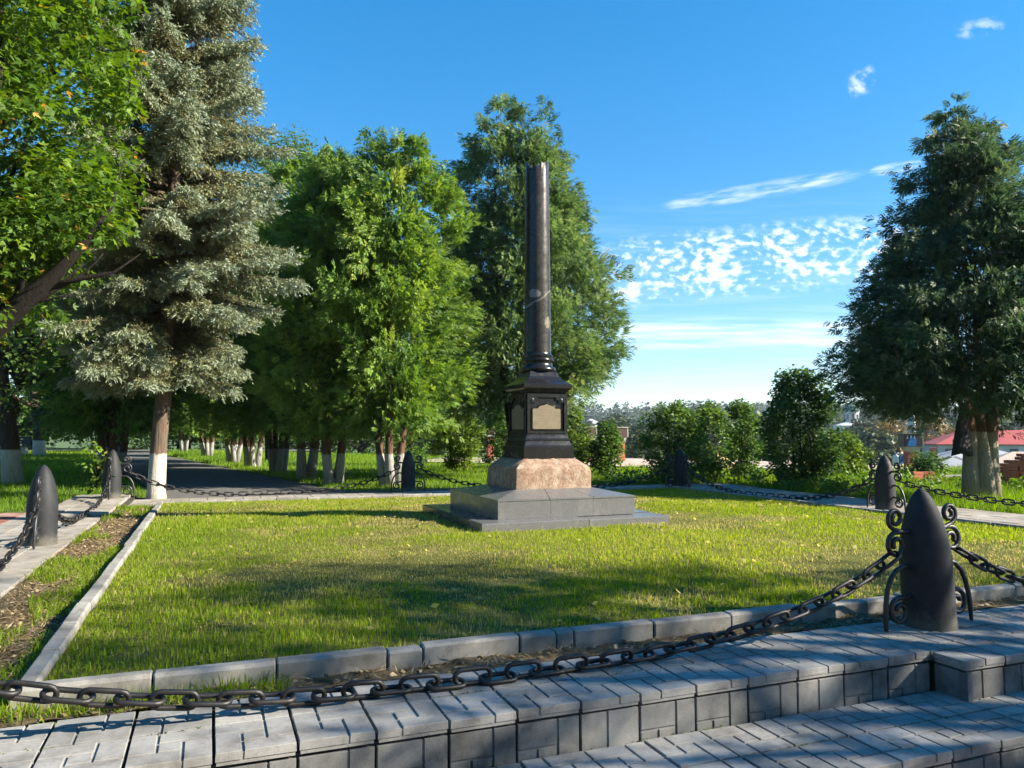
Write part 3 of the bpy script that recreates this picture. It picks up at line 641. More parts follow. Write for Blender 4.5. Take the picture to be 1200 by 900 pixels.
# ------------------------------------------------------------------ monument
def monument():
    mon = thing('monument', 'broken black granite column on a stepped pedestal in the middle of the lawn', 'monument', (MON[0], MON[1], 0.0), MON_A)
    def part(name, mb, mat, parent=mon, smooth=None):
        me = mb.mesh(name)
        if smooth: auto_smooth(me, smooth)
        return link(name, me, mat, parent)
    # lowest slab, four stones
    h = 1.115
    for i, (x0, x1, y0, y1) in enumerate([(-h, .1, -h, -.72), (.104, h, -h, -.72), (-h, -.72, -.716, h), (-.716, h, -.716, h)]):
        mb = MB(); dz = (0, -.006, .004, 0)[i]; mb.bbox(x0 + .002, x1 - .002, y0, y1, -.02, .178 + dz, .008); part('plinth_slab', mb, M['grey'] if i < 2 else M['darkgrey'])
    # second tier, facing slabs with fine joints
    t = .835
    tops = [(-t, t, -t, t)]
    mb = MB(); mb.box(-t + .03, t - .03, -t + .03, t - .03, .15, .385); part('tier_core', mb, M['darkgrey'])
    for a in range(4):
        rot = a * math.pi / 2
        T = lambda p, r=rot: Vector((p.x * math.cos(r) - p.y * math.sin(r), p.x * math.sin(r) + p.y * math.cos(r), p.z))
        cuts = [-t, -.22, .30, t - .0301]
        for x0, x1 in zip(cuts[:-1], cuts[1:]):
            mb = MB(); mb.box(x0 + .0012, x1 - .0012, -t, -t + .03, .179, .368, T); part('facing_slab', mb, M['grey'])
    for a in range(4):                                  # sloping top stones, mitred at the corners
        r = a * math.pi / 2; T = lambda p, r=r: tuple(Vector((p[0] * math.cos(r) - p[1] * math.sin(r), p[0] * math.sin(r) + p[1] * math.cos(r), p[2])))
        e = t + .006; i_ = .47; z0 = .386; z1 = .466
        for f0, f1 in ((-1, -.28), (-.276, .36), (.364, 1)):
            k = .0015; pts = [(f0 * e + k, -e, z0 - .017), (f1 * e - k, -e, z0 - .017), (f1 * i_ - k, -i_, z0 - .017), (f0 * i_ + k, -i_, z0 - .017), (f0 * e + k, -e, z0), (f1 * e - k, -e, z0), (f1 * i_ - k, -i_, z1), (f0 * i_ + k, -i_, z1)]
            mb = MB(); mb.add([T(p) for p in pts], [(3, 2, 1, 0), (4, 5, 6, 7), (0, 1, 5, 4), (1, 2, 6, 5), (2, 3, 7, 6), (3, 0, 4, 7)]); part('top_slab', mb, M['grey'])
    # rough pink block with a sloped shoulder
    mb = MB(); n = 14; pr = [(.486, .455), (.486, .48), (.483, .56), (.478, .64), (.474, .690), (.462, .708), (.38, .765), (.345, .790), (.325, .796)]
    rings = []
    for hs, z in pr:
        ring = []
        for side in range(4):
            for k in range(n):
                f = -1 + 2 * k / n; x, y = ((f, -1), (1, f), (-f, 1), (-1, -f))[side]
                jx = rng.normal(0, .0055); cr = 1 - .02 * (abs(f) > .98)
                ring.append((x * hs * cr + jx, y * hs * cr + rng.normal(0, .0055), z + rng.normal(0, .003)))
        rings.append(ring)
    mb.ring_stack(rings); part('granite_block', mb, M['pink'], smooth=28)
    # pedestal built from square rings
    def sq(prof, b=.006):
        mb = MB(); rings = []
        for hs, z in prof: rings.append([(-hs, -hs + b, z), (-hs + b, -hs, z), (hs - b, -hs, z), (hs, -hs + b, z), (hs, hs - b, z), (hs - b, hs, z), (-hs + b, hs, z), (-hs, hs - b, z)])
        mb.ring_stack(rings); return mb
    part('pedestal_base', sq([(.322, .797), (.324, .935), (.318, .943), (.304, .950), (.296, .975), (.288, 1.0), (.290, 1.02), (.280, 1.035), (.272, 1.06), (.262, 1.078), (.262, 1.088)]), M['black'])
    d = .252
    part('die', sq([(d, 1.089), (d, 1.56)], .004), M['black'])
    # each face of the die: raised frame, stepped head, plate with a pointed top
    for a in range(4):
        r = a * math.pi / 2
        T = lambda p, r=r: Vector((p.x * math.cos(r) - p.y * math.sin(r), p.x * math.sin(r) + p.y * math.cos(r), p.z))
        y1 = -d + .001
        def strip(nm, *bx):
            fr = MB(); fr.box(*bx, T); part(nm, fr, M['black'])
        strip('corner_strip', -d - .001, -d + .030, y1 - .024, y1, 1.09, 1.555); strip('corner_strip', d - .030, d + .001, y1 - .024, y1, 1.09, 1.555)
        strip('panel_sill', -d + .0305, d - .0305, y1 - .022, y1, 1.09, 1.118); strip('panel_head', -d + .0305, d - .0305, y1 - .022, y1, 1.515, 1.554)
        for sx in (-1, 1):
            strip('panel_corner', min(sx * .2215, sx * .150), max(sx * .2215, sx * .150), y1 - .020, y1, 1.452, 1.5145)
            strip('panel_step', min(sx * .1495, sx * .118), max(sx * .1495, sx * .118), y1 - .0195, y1, 1.485, 1.5145)
        pl = [(-.170, 1.142), (.170, 1.142), (.180, 1.152), (.180, 1.370), (.170, 1.380), (.112, 1.380), (.105, 1.398), (.078, 1.412), (.035, 1.420), (0, 1.436), (-.035, 1.420), (-.078, 1.412), (-.105, 1.398), (-.112, 1.380), (-.170, 1.380), (-.180, 1.370), (-.180, 1.152)]
        mb = MB(); mb.ring_stack([[tuple(T(Vector((x, y1 - y, z)))) for x, z in pl] for y in (0, .012)]); part('inscription_plate', mb, M['plaque'])
        rim = MB(); pts = [tuple(T(Vector((x * 1.06, y1 - .004, 1.29 + (z - 1.29) * 1.07)))) for x, z in pl]; rim.tube(pts, .008, 6, True); part('plate_rim', rim, M['black'])
        for sx in (-1, 1):
            ro = MB(); c = T(Vector((sx * .187, y1 - .020, 1.483))); nn = T(Vector((0, -1, 0))); xx = T(Vector((1, 0, 0)))
            ro.ring_stack([[tuple(c + nn * e + (xx * math.cos(k * .785) + Vector((0, 0, 1)) * math.sin(k * .785)) * rr) for k in range(8)] for rr, e in ((.020, 0), (.018, .008), (.009, .012), (.004, .006))])
            part('rosette', ro, M['darkgrey'])
    part('cornice', sq([(.255, 1.5605), (.262, 1.572), (.276, 1.580), (.280, 1.598), (.296, 1.606), (.303, 1.618), (.314, 1.622), (.316, 1.662), (.308, 1.672), (.27, 1.694), (.225, 1.728), (.196, 1.768), (.182, 1.806), (.178, 1.822), (.176, 1.826)], .006), M['black'])
    mb = MB(); mb.lathe([(.18, 1.8265), (.200, 1.829), (.219, 1.842), (.222, 1.862), (.212, 1.880), (.196, 1.888), (.184, 1.900), (.176, 1.93), (.179, 1.945), (.190, 1.955), (.197, 1.970), (.192, 1.985), (.180, 1.992), (.179, 2.006), (.187, 2.014), (.187, 2.026), (.176, 2.033), (.168, 2.045), (.165, 2.06)], 40)
    part('column_base', mb, M['black'], smooth=50)
    # broken shaft: straight tube with a jagged hollowed top
    mb = MB(); n = 48; rings = []
    for z in np.linspace(2.0605, 4.2, 22):
        rad = .1635 - .019 * (z - 2.06) / 2.35; rings.append([(rad * math.cos(2 * math.pi * k / n), rad * math.sin(2 * math.pi * k / n), z) for k in range(n)])
    jag = [4.405 + .022 * math.sin(k * .9) + .016 * math.sin(k * 2.3 + 1) - .12 * math.exp(-((((k * 7.5 - 218 + 180) % 360) - 180) / 16) ** 2) - .05 * math.exp(-((((k * 7.5 - 262 + 180) % 360) - 180) / 24) ** 2) for k in range(n)]
    rad = .1445
    rings.append([(rad * math.cos(2 * math.pi * k / n), rad * math.sin(2 * math.pi * k / n), jag[k] - .01) for k in range(n)])
    rings.append([(rad * .97 * math.cos(2 * math.pi * k / n), rad * .97 * math.sin(2 * math.pi * k / n), jag[k]) for k in range(n)])
    rings.append([(rad * .5 * math.cos(2 * math.pi * k / n), rad * .5 * math.sin(2 * math.pi * k / n), 4.33 + .02 * math.sin(k * .7)) for k in range(n)])
    mb.ring_stack(rings); part('column_shaft', mb, M['shaft'], smooth=40)
def mat_shaft():
    m, nt, bs = mat_base('weathered polished black shaft')
    tc = nt.nodes.new('ShaderNodeTexCoord'); P = tc.outputs['Object']
    c = ramp(nt, tex_noise(nt, 130, 3, .8, P), [(.35, (.005, .005, .007)), (.5, (.008, .008, .010)), (.68, (.018, .018, .020))])
    sp = nt.nodes.new('ShaderNodeSeparateXYZ'); nt.links.new(P, sp.inputs[0])
    # brownish tone, stronger on one side and higher up, and a mended break with pale edges
    side = mathn(nt, 'SUBTRACT', mathn(nt, 'MULTIPLY', sp.outputs['X'], 1.2), mathn(nt, 'MULTIPLY', sp.outputs['Y'], 6.5))
    w = mathn(nt, 'ADD', side, mathn(nt, 'MULTIPLY', tex_noise(nt, 7, 8, .75, P, (1, 1, .35)), 1.1))
    w = mathn(nt, 'ADD', w, mathn(nt, 'MULTIPLY', mathn(nt, 'SUBTRACT', sp.outputs['Z'], 3.2), .28))
    f = mathn(nt, 'MULTIPLY', ramp(nt, w, [(.0, (0,) * 3), (1, (1,) * 3)]), ramp(nt, tex_noise(nt, 26, 6, .8, P), [(.35, (.1,) * 3), (.7, (1,) * 3)]))
    fac = ramp(nt, mathn(nt, 'SUBTRACT', w, .95), [(0, (0,) * 3), (.6, (.55,) * 3)])
    c = mixc(nt, mathn(nt, 'MULTIPLY', fac, ramp(nt, tex_noise(nt, 26, 6, .8, P), [(.35, (.1,) * 3), (.7, (1,) * 3)])), c, (.13, .10, .06))
    # slanting crack filled with grey mortar
    zz = mathn(nt, 'ADD', sp.outputs['Z'], mathn(nt, 'ADD', mathn(nt, 'MULTIPLY', sp.outputs['X'], -.75), mathn(nt, 'MULTIPLY', tex_noise(nt, 10, 5, .6, P), .12)))
    cr = mathn(nt, 'ABSOLUTE', mathn(nt, 'SUBTRACT', zz, 2.79))
    c = mixc(nt, ramp(nt, cr, [(.006, (.8,) * 3), (.016, (0,) * 3)]), c, (.17, .16, .14))
    def blob(x, y, z, r, sz):
        d = mathn(nt, 'ADD', mathn(nt, 'ADD', mathn(nt, 'POWER', mathn(nt, 'ABSOLUTE', mathn(nt, 'SUBTRACT', sp.outputs['X'], x)), 2), mathn(nt, 'POWER', mathn(nt, 'ABSOLUTE', mathn(nt, 'SUBTRACT', sp.outputs['Y'], y)), 2)), mathn(nt, 'MULTIPLY', mathn(nt, 'POWER', mathn(nt, 'ABSOLUTE', mathn(nt, 'SUBTRACT', sp.outputs['Z'], z)), 2), sz))
        d = mathn(nt, 'ADD', mathn(nt, 'SQRT', d), mathn(nt, 'MULTIPLY', mathn(nt, 'SUBTRACT', tex_noise(nt, 28, 5, .7, P), .5), .11))
        return ramp(nt, d, [(r - .006, (.85,) * 3), (r + .004, (0,) * 3)])
    a = -math.pi / 2 - MON_A
    def pt(deg): q = a + R(deg); return .16 * math.cos(q), .16 * math.sin(q)
    x, y = pt(-14); c = mixc(nt, blob(x, y, 2.77, .075, 2.2), c, (.19, .185, .17))
    x, y = pt(48); c = mixc(nt, blob(x, y, 2.42, .04, .35), c, (.17, .145, .10))
    nt.links.new(c, bs.inputs['Base Color'])
    nt.links.new(ramp(nt, tex_noise(nt, 9, 6, .7, P), [(.3, (.16,) * 3), (.75, (.36,) * 3)]), bs.inputs['Roughness']); bs.inputs['Specular IOR Level'].default_value = .42
    bump(nt, bs, tex_noise(nt, 40, 6, .7, P), .06, .004); return m
M['shaft'] = mat_shaft()
monument()

# ------------------------------------------------------------------ shell bollards and chains
BH = .78; BR = .137
bm = MB(); prof = [(BR + .004, -.02), (BR + .004, .02), (BR, .06), (BR + .001, .25), (BR, .38)]
for f, r_ in ((.93, .985), (.8, .945), (.65, .875), (.5, .785), (.375, .685), (.26, .57), (.15, .43), (.07, .28), (.025, .15), (0, .05)): prof.append((BR * r_, BH - .40 * f))
bm.lathe(prof, 30); BODY = auto_smooth(bm.mesh('shell body'), 35)
def spiral(cx, cz, r0, r1, a0, a1, n=22): return [(cx + (r0 + (r1 - r0) * i / n) * math.cos(a0 + (a1 - a0) * i / n), cz + (r0 + (r1 - r0) * i / n) * math.sin(a0 + (a1 - a0) * i / n)) for i in range(n + 1)]
def flat_tube(name, pts, r=.0115):
    mb = MB(); mb.tube([(a, 0, z) for a, z in pts], [r * 1.15] * (len(pts) - 1) + [r * .8], 7); return auto_smooth(mb.mesh(name), 60)
b0 = BR - .012
FOOT_ARC = flat_tube('foot arc', [(b0, .345), (b0 + .05, .352), (b0 + .105, .335), (b0 + .15, .29), (b0 + .18, .23), (b0 + .198, .15), (b0 + .205, .07), (b0 + .207, -.01)], .0125)
FOOT_SC = flat_tube('foot scroll', [(b0, .185), (b0 + .02, .186)] + spiral(b0 + .098, .108, .078, .026, R(118), R(118 - 470), 34), .0125)
MID_SC = flat_tube('middle scroll', [(b0 - .02, .540), (b0 + .04, .545)] + spiral(b0 + .088, .474, .072, .022, R(98), R(98 - 500), 36), .0125)
TOP_SC = flat_tube('top scroll', [(b0 - .03, .545), (b0 + .05, .548), (b0 + .10, .562)] + spiral(b0 + .085, .622, .058, .018, R(-62), R(-62 + 500), 34), .0115)
ATT = BR + .115; ATT_Z = .415
LK = .118                                                   # link pitch
def link_mesh():
    mb = MB(); hl = .052; r = .030; pts = []
    for k in range(7): a = -math.pi / 2 + math.pi * k / 6; pts.append((hl + r * math.cos(a), r * math.sin(a), 0))
    for k in range(7): a = math.pi / 2 + math.pi * k / 6; pts.append((-hl + r * math.cos(a), r * math.sin(a), 0))
    mb.tube(pts, .0108, 7, True); return auto_smooth(mb.mesh('chain link'), 60)
LINK = link_mesh(); LINK.materials.append(M['chain'])
for me in (FOOT_ARC, FOOT_SC, MID_SC, TOP_SC): me.materials.append(M['iron'])
BODY.materials.append(M['bollard'])
B = {}
def bollard(key, pos, dirs, label, lean=(0, 0), z=0):
    t = thing('shell_bollard', label, 'bollard', (pos[0], pos[1], z), 0, 'shell bollards round the lawn'); t.rotation_euler = (lean[0], lean[1], 0)
    link('shell_body', BODY, None, t)
    for d in dirs:
        for nm, me in (('foot_arc', FOOT_ARC), ('foot_scroll', FOOT_SC), ('middle_scroll', MID_SC), ('top_scroll', TOP_SC)): link(nm, me, None, t, None, (0, 0, d))
    B[key] = (Vector((pos[0], pos[1], z)), dirs)
ub, vb = SQ_A, SQ_A + math.pi / 2
def away(p, e=BR): p = np.array(p, float); return p + e * p / np.linalg.norm(p)
bollard('N', away((2.32, 4.30)), (ub, ub + math.pi), 'black shell bollard standing on the jutting bay of the front walkway', (R(0), R(-2.2)))
bollard('L', away((-4.57, 7.47)), (vb, vb + math.pi), 'grey shell bollard on the narrow walkway beside pink paving')
bollard('LF', away((-6.40, 12.25)), (ub, vb + math.pi), 'grey shell bollard beside the whitewashed spruce trunk', (0, 0), .047)
bollard('F', away((-1.97, 14.54)), (ub, ub + math.pi), 'grey shell bollard in front of the whitewashed thuja stems', (0, 0), -.02)
bollard('RF', away((3.24, 14.75)), (ub + math.pi, vb + math.pi), 'dark shell bollard before the leafy lilac bushes')
bollard('R', away((5.30, 10.88)), (vb, vb + math.pi), 'black shell bollard on the broad pale walkway by the brick pillar')
bollard('NL', tuple(W(-5.05, -4.78))[:2], (ub, vb), 'shell bollard at the corner of front and left walkways')
bollard('NR', tuple(W(5.35, -4.78))[:2], (ub + math.pi, vb), 'shell bollard at the corner of front and right walkways')
def chain(a, da, b, db, label, low=.02, floor=.018):
    A, Bq = B[a][0], B[b][0]
    p0 = A + Vector((math.cos(da) * ATT, math.sin(da) * ATT, ATT_Z)); p1 = Bq + Vector((math.cos(db) * ATT, math.sin(db) * ATT, ATT_Z))
    t = thing('iron_chain', label, 'chain', ((p0.x + p1.x) / 2, (p0.y + p1.y) / 2, 0), 0, 'chains hung between the shell bollards')
    o = t.location.copy(); n = 400; zl = max(min(A.z, Bq.z), 0) + low
    def cur(f):
        p = p0.lerp(p1, f); s = (2 * f - 1); k = 3.0; g = (math.cosh(k * s) - 1) / (math.cosh(k) - 1)
        zb = p0.z + (p1.z - p0.z) * f; p.z = max(zl + (zb - zl) * g, zl); return p
    pts = [cur(i / n) for i in range(n + 1)]; acc = [0]
    for i in range(n): acc.append(acc[-1] + (pts[i + 1] - pts[i]).length)
    N = max(4, round(acc[-1] / LK)); pitch = acc[-1] / N; j = 0
    def at(s):
        i = min(max(int(np.searchsorted(acc, s)) - 1, 0), n - 1); f = (s - acc[i]) / max(1e-6, acc[i + 1] - acc[i]); return pts[i].lerp(pts[i + 1], f)
    for i in range(N):
        s = (i + .5) * pitch; c = at(s); d = (at(min(acc[-1], s + .05)) - at(max(0, s - .05))).normalized()
        side = d.cross(Vector((0, 0, 1))).normalized(); up = side.cross(d)
        tw = (R(12) if i % 2 == 0 else R(98)) + random.uniform(-.16, .16)
        y = side * math.cos(tw) + up * math.sin(tw); zv = d.cross(y)
        m = Matrix((d, y, zv)).transposed().to_4x4(); c2 = c - o
        if i % 2: c2.z = max(c2.z, .043)
        m.translation = c2; l = link('chain_link', LINK, None, t); l.matrix_local = m
P_ = math.pi
chain('N', ub + P_, 'NL', ub, 'heavy black chain drooping onto the paving left of the front bollard')
chain('N', ub, 'NR', ub + P_, 'black chain rising to the right side of the front bollard')
chain('NL', vb, 'L', vb + P_, 'rusty chain sloping up the sunlit grey bollard by the pink paving')
chain('L', vb, 'LF', vb + P_, 'chain lying along the narrow walkway between the two grey bollards')
chain('LF', ub, 'F', ub + P_, 'long chain sagging across the mouth of the asphalt path')
chain('F', ub, 'RF', ub + P_, 'chain passing behind the monument pedestal')
chain('RF', vb + P_, 'R', vb, 'chain in the weeds before the dark shrubs')
chain('R', vb + P_, 'NR', vb, 'thin dark chain along the pale right walkway', .25)

# ------------------------------------------------------------------ foliage builders
Z3 = np.array([0, 0, 1.0])
def sprays(o, d, n, L, Wd, k, tint, spread=38, droop=.0):
    """flat fern-like sprays: k leaflets along each axis, alternating sides"""
    N = len(o); s = unit(np.cross(d, n)); out_o = []; out_d = []; out_L = []; out_W = []; out_s = []
    for i in range(k):
        f = i / max(1, k - 1); sg = 0 if i == k - 1 else (1 if i % 2 else -1); a = R(spread) * sg
        dd = d * math.cos(a) + s * math.sin(a) - Z3 * (droop * f); dd = unit(dd + rng.normal(0, .12, (N, 3)))
        out_o.append(o + d * (L * .62 * f)[:, None]); out_d.append(dd); out_s.append(unit(np.cross(dd, n)))
        out_L.append(L * (.62 - .18 * f)); out_W.append(Wd * (1 - .25 * f))
    O = np.concatenate(out_o); D = np.concatenate(out_d); S_ = np.concatenate(out_s); LL = np.concatenate(out_L); WW = np.concatenate(out_W)
    V, Q = kites(O, D, S_, LL, WW); return V, Q, np.repeat(np.tile(tint, k), 4)

def thuja_crown(h0, h1, Rm, npl, per, L=.15, Wd=.04, k=6, size=.34, upw=.45, inner=.3, prof=None, tops=None, tbase=.5, jit=.18, lump=.16):
    prof = prof or (lambda t: np.interp(t, [0, .08, .2, .45, .65, .8, .92, 1], [.62, .82, .92, .94, .84, .66, .40, .12]))
    tt = np.linspace(0, 1, 200); w = prof(tt) + .12; w = w / w.sum()
    t = rng.choice(tt, npl, p=w) + rng.uniform(-.003, .003, npl); t = np.clip(t, 0, 1); ph = rng.uniform(0, 2 * np.pi, npl)
    a1, a2 = rng.uniform(0, 6, 2)
    lm = 1 + 0 * ph + lump * np.sin(3 * ph + a1 + 5 * t) + lump * .7 * np.sin(5 * ph + a2 - 9 * t) + rng.normal(0, jit, npl)
    lm = np.clip(lm, .55, 1.16); rr = Rm * prof(t) * lm * (1 - np.abs(rng.normal(0, .13, npl)))
    c = np.stack([rr * np.cos(ph), rr * np.sin(ph), h0 + (h1 - h0) * t], -1)
    if tops is not None:                              # several leaders lean the top apart
        ti = rng.integers(0, len(tops), npl); off = np.array(tops)[ti]; c[:, :2] += off[:, :2] * (t ** 1.3)[:, None]; c[:, 2] += off[:, 2] * t
    out = np.stack([np.cos(ph), np.sin(ph), np.zeros(npl)], -1)
    pd = unit(out + Z3 * (upw + rng.normal(0, .25, npl))[:, None] + rng.normal(0, .18, (npl, 3))); sz = size * rng.uniform(.65, 1.35, npl) * (1 - .6 * t)
    ptint = np.clip(rng.normal(tbase, .13, npl), .05, .95)
    i = np.repeat(np.arange(npl), per); N = len(i)
    al = np.clip(rng.normal(0, .70, N), -1.3, 1.25); pe = np.clip(rng.normal(0, .34, (N, 3)), -.62, .62); pe -= pd[i] * np.sum(pe * pd[i], -1, keepdims=True)
    o = c[i] + pd[i] * (al * sz[i])[:, None] + pe * sz[i][:, None]
    d = unit(pd[i] * 1.1 + unit(o - c[i] + pd[i] * (-.15)) * .55 + rng.normal(0, .22, (N, 3)) - Z3 * .30)
    n = unit(rng.normal(0, .45, (N, 3)) + out[i] * .35 + np.stack([-np.sin(ph), np.cos(ph), np.zeros(npl)], -1)[i] * rng.normal(0, .9, N)[:, None] + Z3 * .3)
    tn = np.clip(ptint[i] + rng.normal(0, .11, N) + .10 * al, 0, 1)
    # inner fill, shade put into its darker tint
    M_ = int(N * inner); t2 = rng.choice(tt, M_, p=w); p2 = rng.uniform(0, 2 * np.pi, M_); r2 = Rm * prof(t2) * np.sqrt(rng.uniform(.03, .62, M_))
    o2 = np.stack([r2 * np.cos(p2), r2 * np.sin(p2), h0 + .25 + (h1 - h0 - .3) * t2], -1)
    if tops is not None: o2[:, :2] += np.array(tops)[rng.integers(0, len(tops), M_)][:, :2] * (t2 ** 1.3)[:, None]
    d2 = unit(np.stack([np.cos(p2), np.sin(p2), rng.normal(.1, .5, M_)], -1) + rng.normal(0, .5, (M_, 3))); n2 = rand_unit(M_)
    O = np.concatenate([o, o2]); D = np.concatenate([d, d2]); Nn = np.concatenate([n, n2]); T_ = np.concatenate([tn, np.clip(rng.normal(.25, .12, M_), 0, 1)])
    LL = L * rng.uniform(.65, 1.25, len(O)); V, Q, C = sprays(O, D, Nn, LL, Wd * rng.uniform(.7, 1.2, len(O)), k, T_, 40, .15)
    return mesh_np('crown', V, Q, None, C)

def stems_mesh(stems, n=9):
    """stems: list of (list of points, list of radii); all stems of one trunk grow from one foot"""
    mb = MB()
    for pts, rad in stems: mb.tube(pts, rad, n)
    return mb.mesh('trunk', smooth=True)
def multi_stem(nst, h, r0, spread, lean=.3, seed=0, foot=.16):
    g = random.Random(seed); st = []
    for i in range(nst):
        a = 2 * math.pi * (i + g.uniform(-.25, .25)) / nst; rr = foot * g.uniform(.6, 1.1)
        pts = []; rad = []
        for k in range(7):
            f = k / 6; z = h * f; e = rr + spread * (f ** .8) * g.uniform(.85, 1.15)
            pts.append((math.cos(a) * e + g.uniform(-.02, .02), math.sin(a) * e + g.uniform(-.02, .02), z - .05)); rad.append(r0 * (1.25 if k == 0 else 1) * (1 - .72 * f) * g.uniform(.92, 1.08))
        st.append((pts, rad))
    st.append(([(0, 0, -.06), (0, 0, .12)], [foot * 1.15, foot * .7]))
    return stems_mesh(st)
def limbs_in(mb_list, h0, h1, Rm, n, seed):
    g = random.Random(seed)
    for i in range(n):
        z = h0 + (h1 - h0) * (i + g.random()) / n; a = g.uniform(0, 6.28); l = Rm * g.uniform(.5, .85) * (1 - .7 * (z - h0) / (h1 - h0)); p = [(0, 0, z)]
        for k in range(1, 4): f = k / 3; p.append((math.cos(a) * l * f, math.sin(a) * l * f, z + l * (.35 * f + g.uniform(-.04, .04))))
        mb_list.append((p, [.035, .025, .015, .006]))

def place_tree(name, label, cat, loc, rz, trunk, crown, tm, cm, group=None, scale=None, crot=None):
    t = thing(name, label, cat, loc, rz, group, scale)
    if trunk.users == 0 or not trunk.materials: 
        if not trunk.materials: trunk.materials.append(tm)
    if not crown.materials: crown.materials.append(cm)
    link('trunk', trunk, None, t); link('crown', crown, None, t); return t

# ------------------------------------------------------------------ thuja rows along the path
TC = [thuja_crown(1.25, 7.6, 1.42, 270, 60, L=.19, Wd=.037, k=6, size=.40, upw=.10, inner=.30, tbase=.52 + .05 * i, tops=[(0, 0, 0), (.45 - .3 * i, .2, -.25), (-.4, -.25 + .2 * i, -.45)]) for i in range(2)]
TT = [multi_stem(4, 4.5, .095, .42, seed=3 + i) for i in range(2)]
row = [(-2.62, 16.4, 1.02, 0), (-3.95, 17.0, 1.0, 1), (-5.15, 19.2, 1.1, 0), (-6.75, 22.0, 1.0, 1), (-8.6, 25.3, 1.0, 0), (-10.4, 28.6, 1.02, 1), (-14.5, 36.4, 1.0, 0), (-18.9, 44.0, 1.05, 1)]
for i, (x, y, sc, v) in enumerate(row):
    lab = {0: 'sunlit thuja with whitewashed stems directly behind the far grey bollard', 1: 'sunlit whitewashed thuja where the asphalt path meets the walkway'}.get(i, 'whitewashed multi-stemmed thuja in the row right of the asphalt path')
    place_tree('thuja', lab, 'tree', (x, y, float(terrain_h(x, y)) + .02), i * 1.3, TT[v], TC[v], M['bark_thuja'], M['thuja'], 'thujas right of the asphalt path', sc)
# denser dark row on the other side of the path, behind the spruce
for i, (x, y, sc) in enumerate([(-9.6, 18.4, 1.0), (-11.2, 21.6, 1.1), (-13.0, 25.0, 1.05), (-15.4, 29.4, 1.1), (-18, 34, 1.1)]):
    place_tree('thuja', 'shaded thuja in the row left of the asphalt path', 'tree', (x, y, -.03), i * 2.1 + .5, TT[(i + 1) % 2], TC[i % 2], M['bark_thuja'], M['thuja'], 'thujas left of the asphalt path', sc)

# tall tree rising behind the column
TALL = thuja_crown(1.7, 9.75, 2.0, 440, 58, L=.22, Wd=.032, k=7, size=.50, upw=.10, inner=.25, tbase=.50, jit=.13, lump=.16,
    prof=lambda t: np.interp(t, [0, .12, .25, .45, .65, .85, 1], [.66, .94, 1.04, .92, .66, .34, .06]), tops=[(-.55, 0, 0), (.1, .3, .2), (.7, -.1, -1.0)])
st = [([(-.1, 0, -.05), (-.14, 0, 1.2), (-.34, .05, 2.4), (-.5, .1, 4.5), (-.6, 0, 7.5)], [.15, .12, .10, .075, .02]), ([(.05, .05, -.05), (.12, .05, 1.5), (.35, .1, 3.2), (.6, .15, 6.5)], [.13, .10, .08, .02]), ([(0, -.1, 1.0), (.02, -.2, 2.6), (.1, -.1, 5.0), (.2, 0, 8.8)], [.1, .09, .06, .01])]
limbs_in(st, 2.4, 7.5, 2.1, 22, 5)
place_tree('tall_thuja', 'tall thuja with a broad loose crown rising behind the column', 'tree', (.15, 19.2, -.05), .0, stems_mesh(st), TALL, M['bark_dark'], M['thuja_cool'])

# dark tree on the right with a whitewashed triple trunk
RIGHT = thuja_crown(1.45, 6.75, 2.02, 460, 54, L=.18, Wd=.026, k=7, size=.40, upw=.05, inner=.30, tbase=.42, jit=.18, lump=.15,
    prof=lambda t: np.interp(t, [0, .1, .2, .4, .6, .8, .95, 1], [.72, .92, 1.0, .80, .58, .34, .12, .03]), tops=[(-.30, 0, .1), (.42, .2, .1), (-.1, -.2, -.9)])
st = [([(-.16, 0, -.05), (-.17, 0, .5), (-.14, 0, 1.1), (-.25, .02, 1.9), (-.4, .05, 3.6), (-.4, 0, 5.6)], [.17, .13, .105, .085, .06, .02]), ([(.04, -.06, -.05), (.05, -.04, .6), (.02, 0, 1.2), (.05, .05, 2.0), (.1, .1, 4.2)], [.17, .125, .095, .08, .03]), ([(.18, .02, -.05), (.19, .03, .6), (.21, .03, 1.1), (.30, .05, 1.8), (.5, .1, 3.6), (.55, .1, 5.6)], [.17, .135, .12, .10, .07, .02])]
limbs_in(st, 1.8, 5.5, 2.3, 26, 9)
place_tree('thuja_tree', 'dark dense thuja with a whitewashed triple trunk beside the brick pile', 'tree', (8.05, 13.15, -.05), 0, stems_mesh(st, 12), RIGHT, M['bark_right'], M['thuja_backshade'])

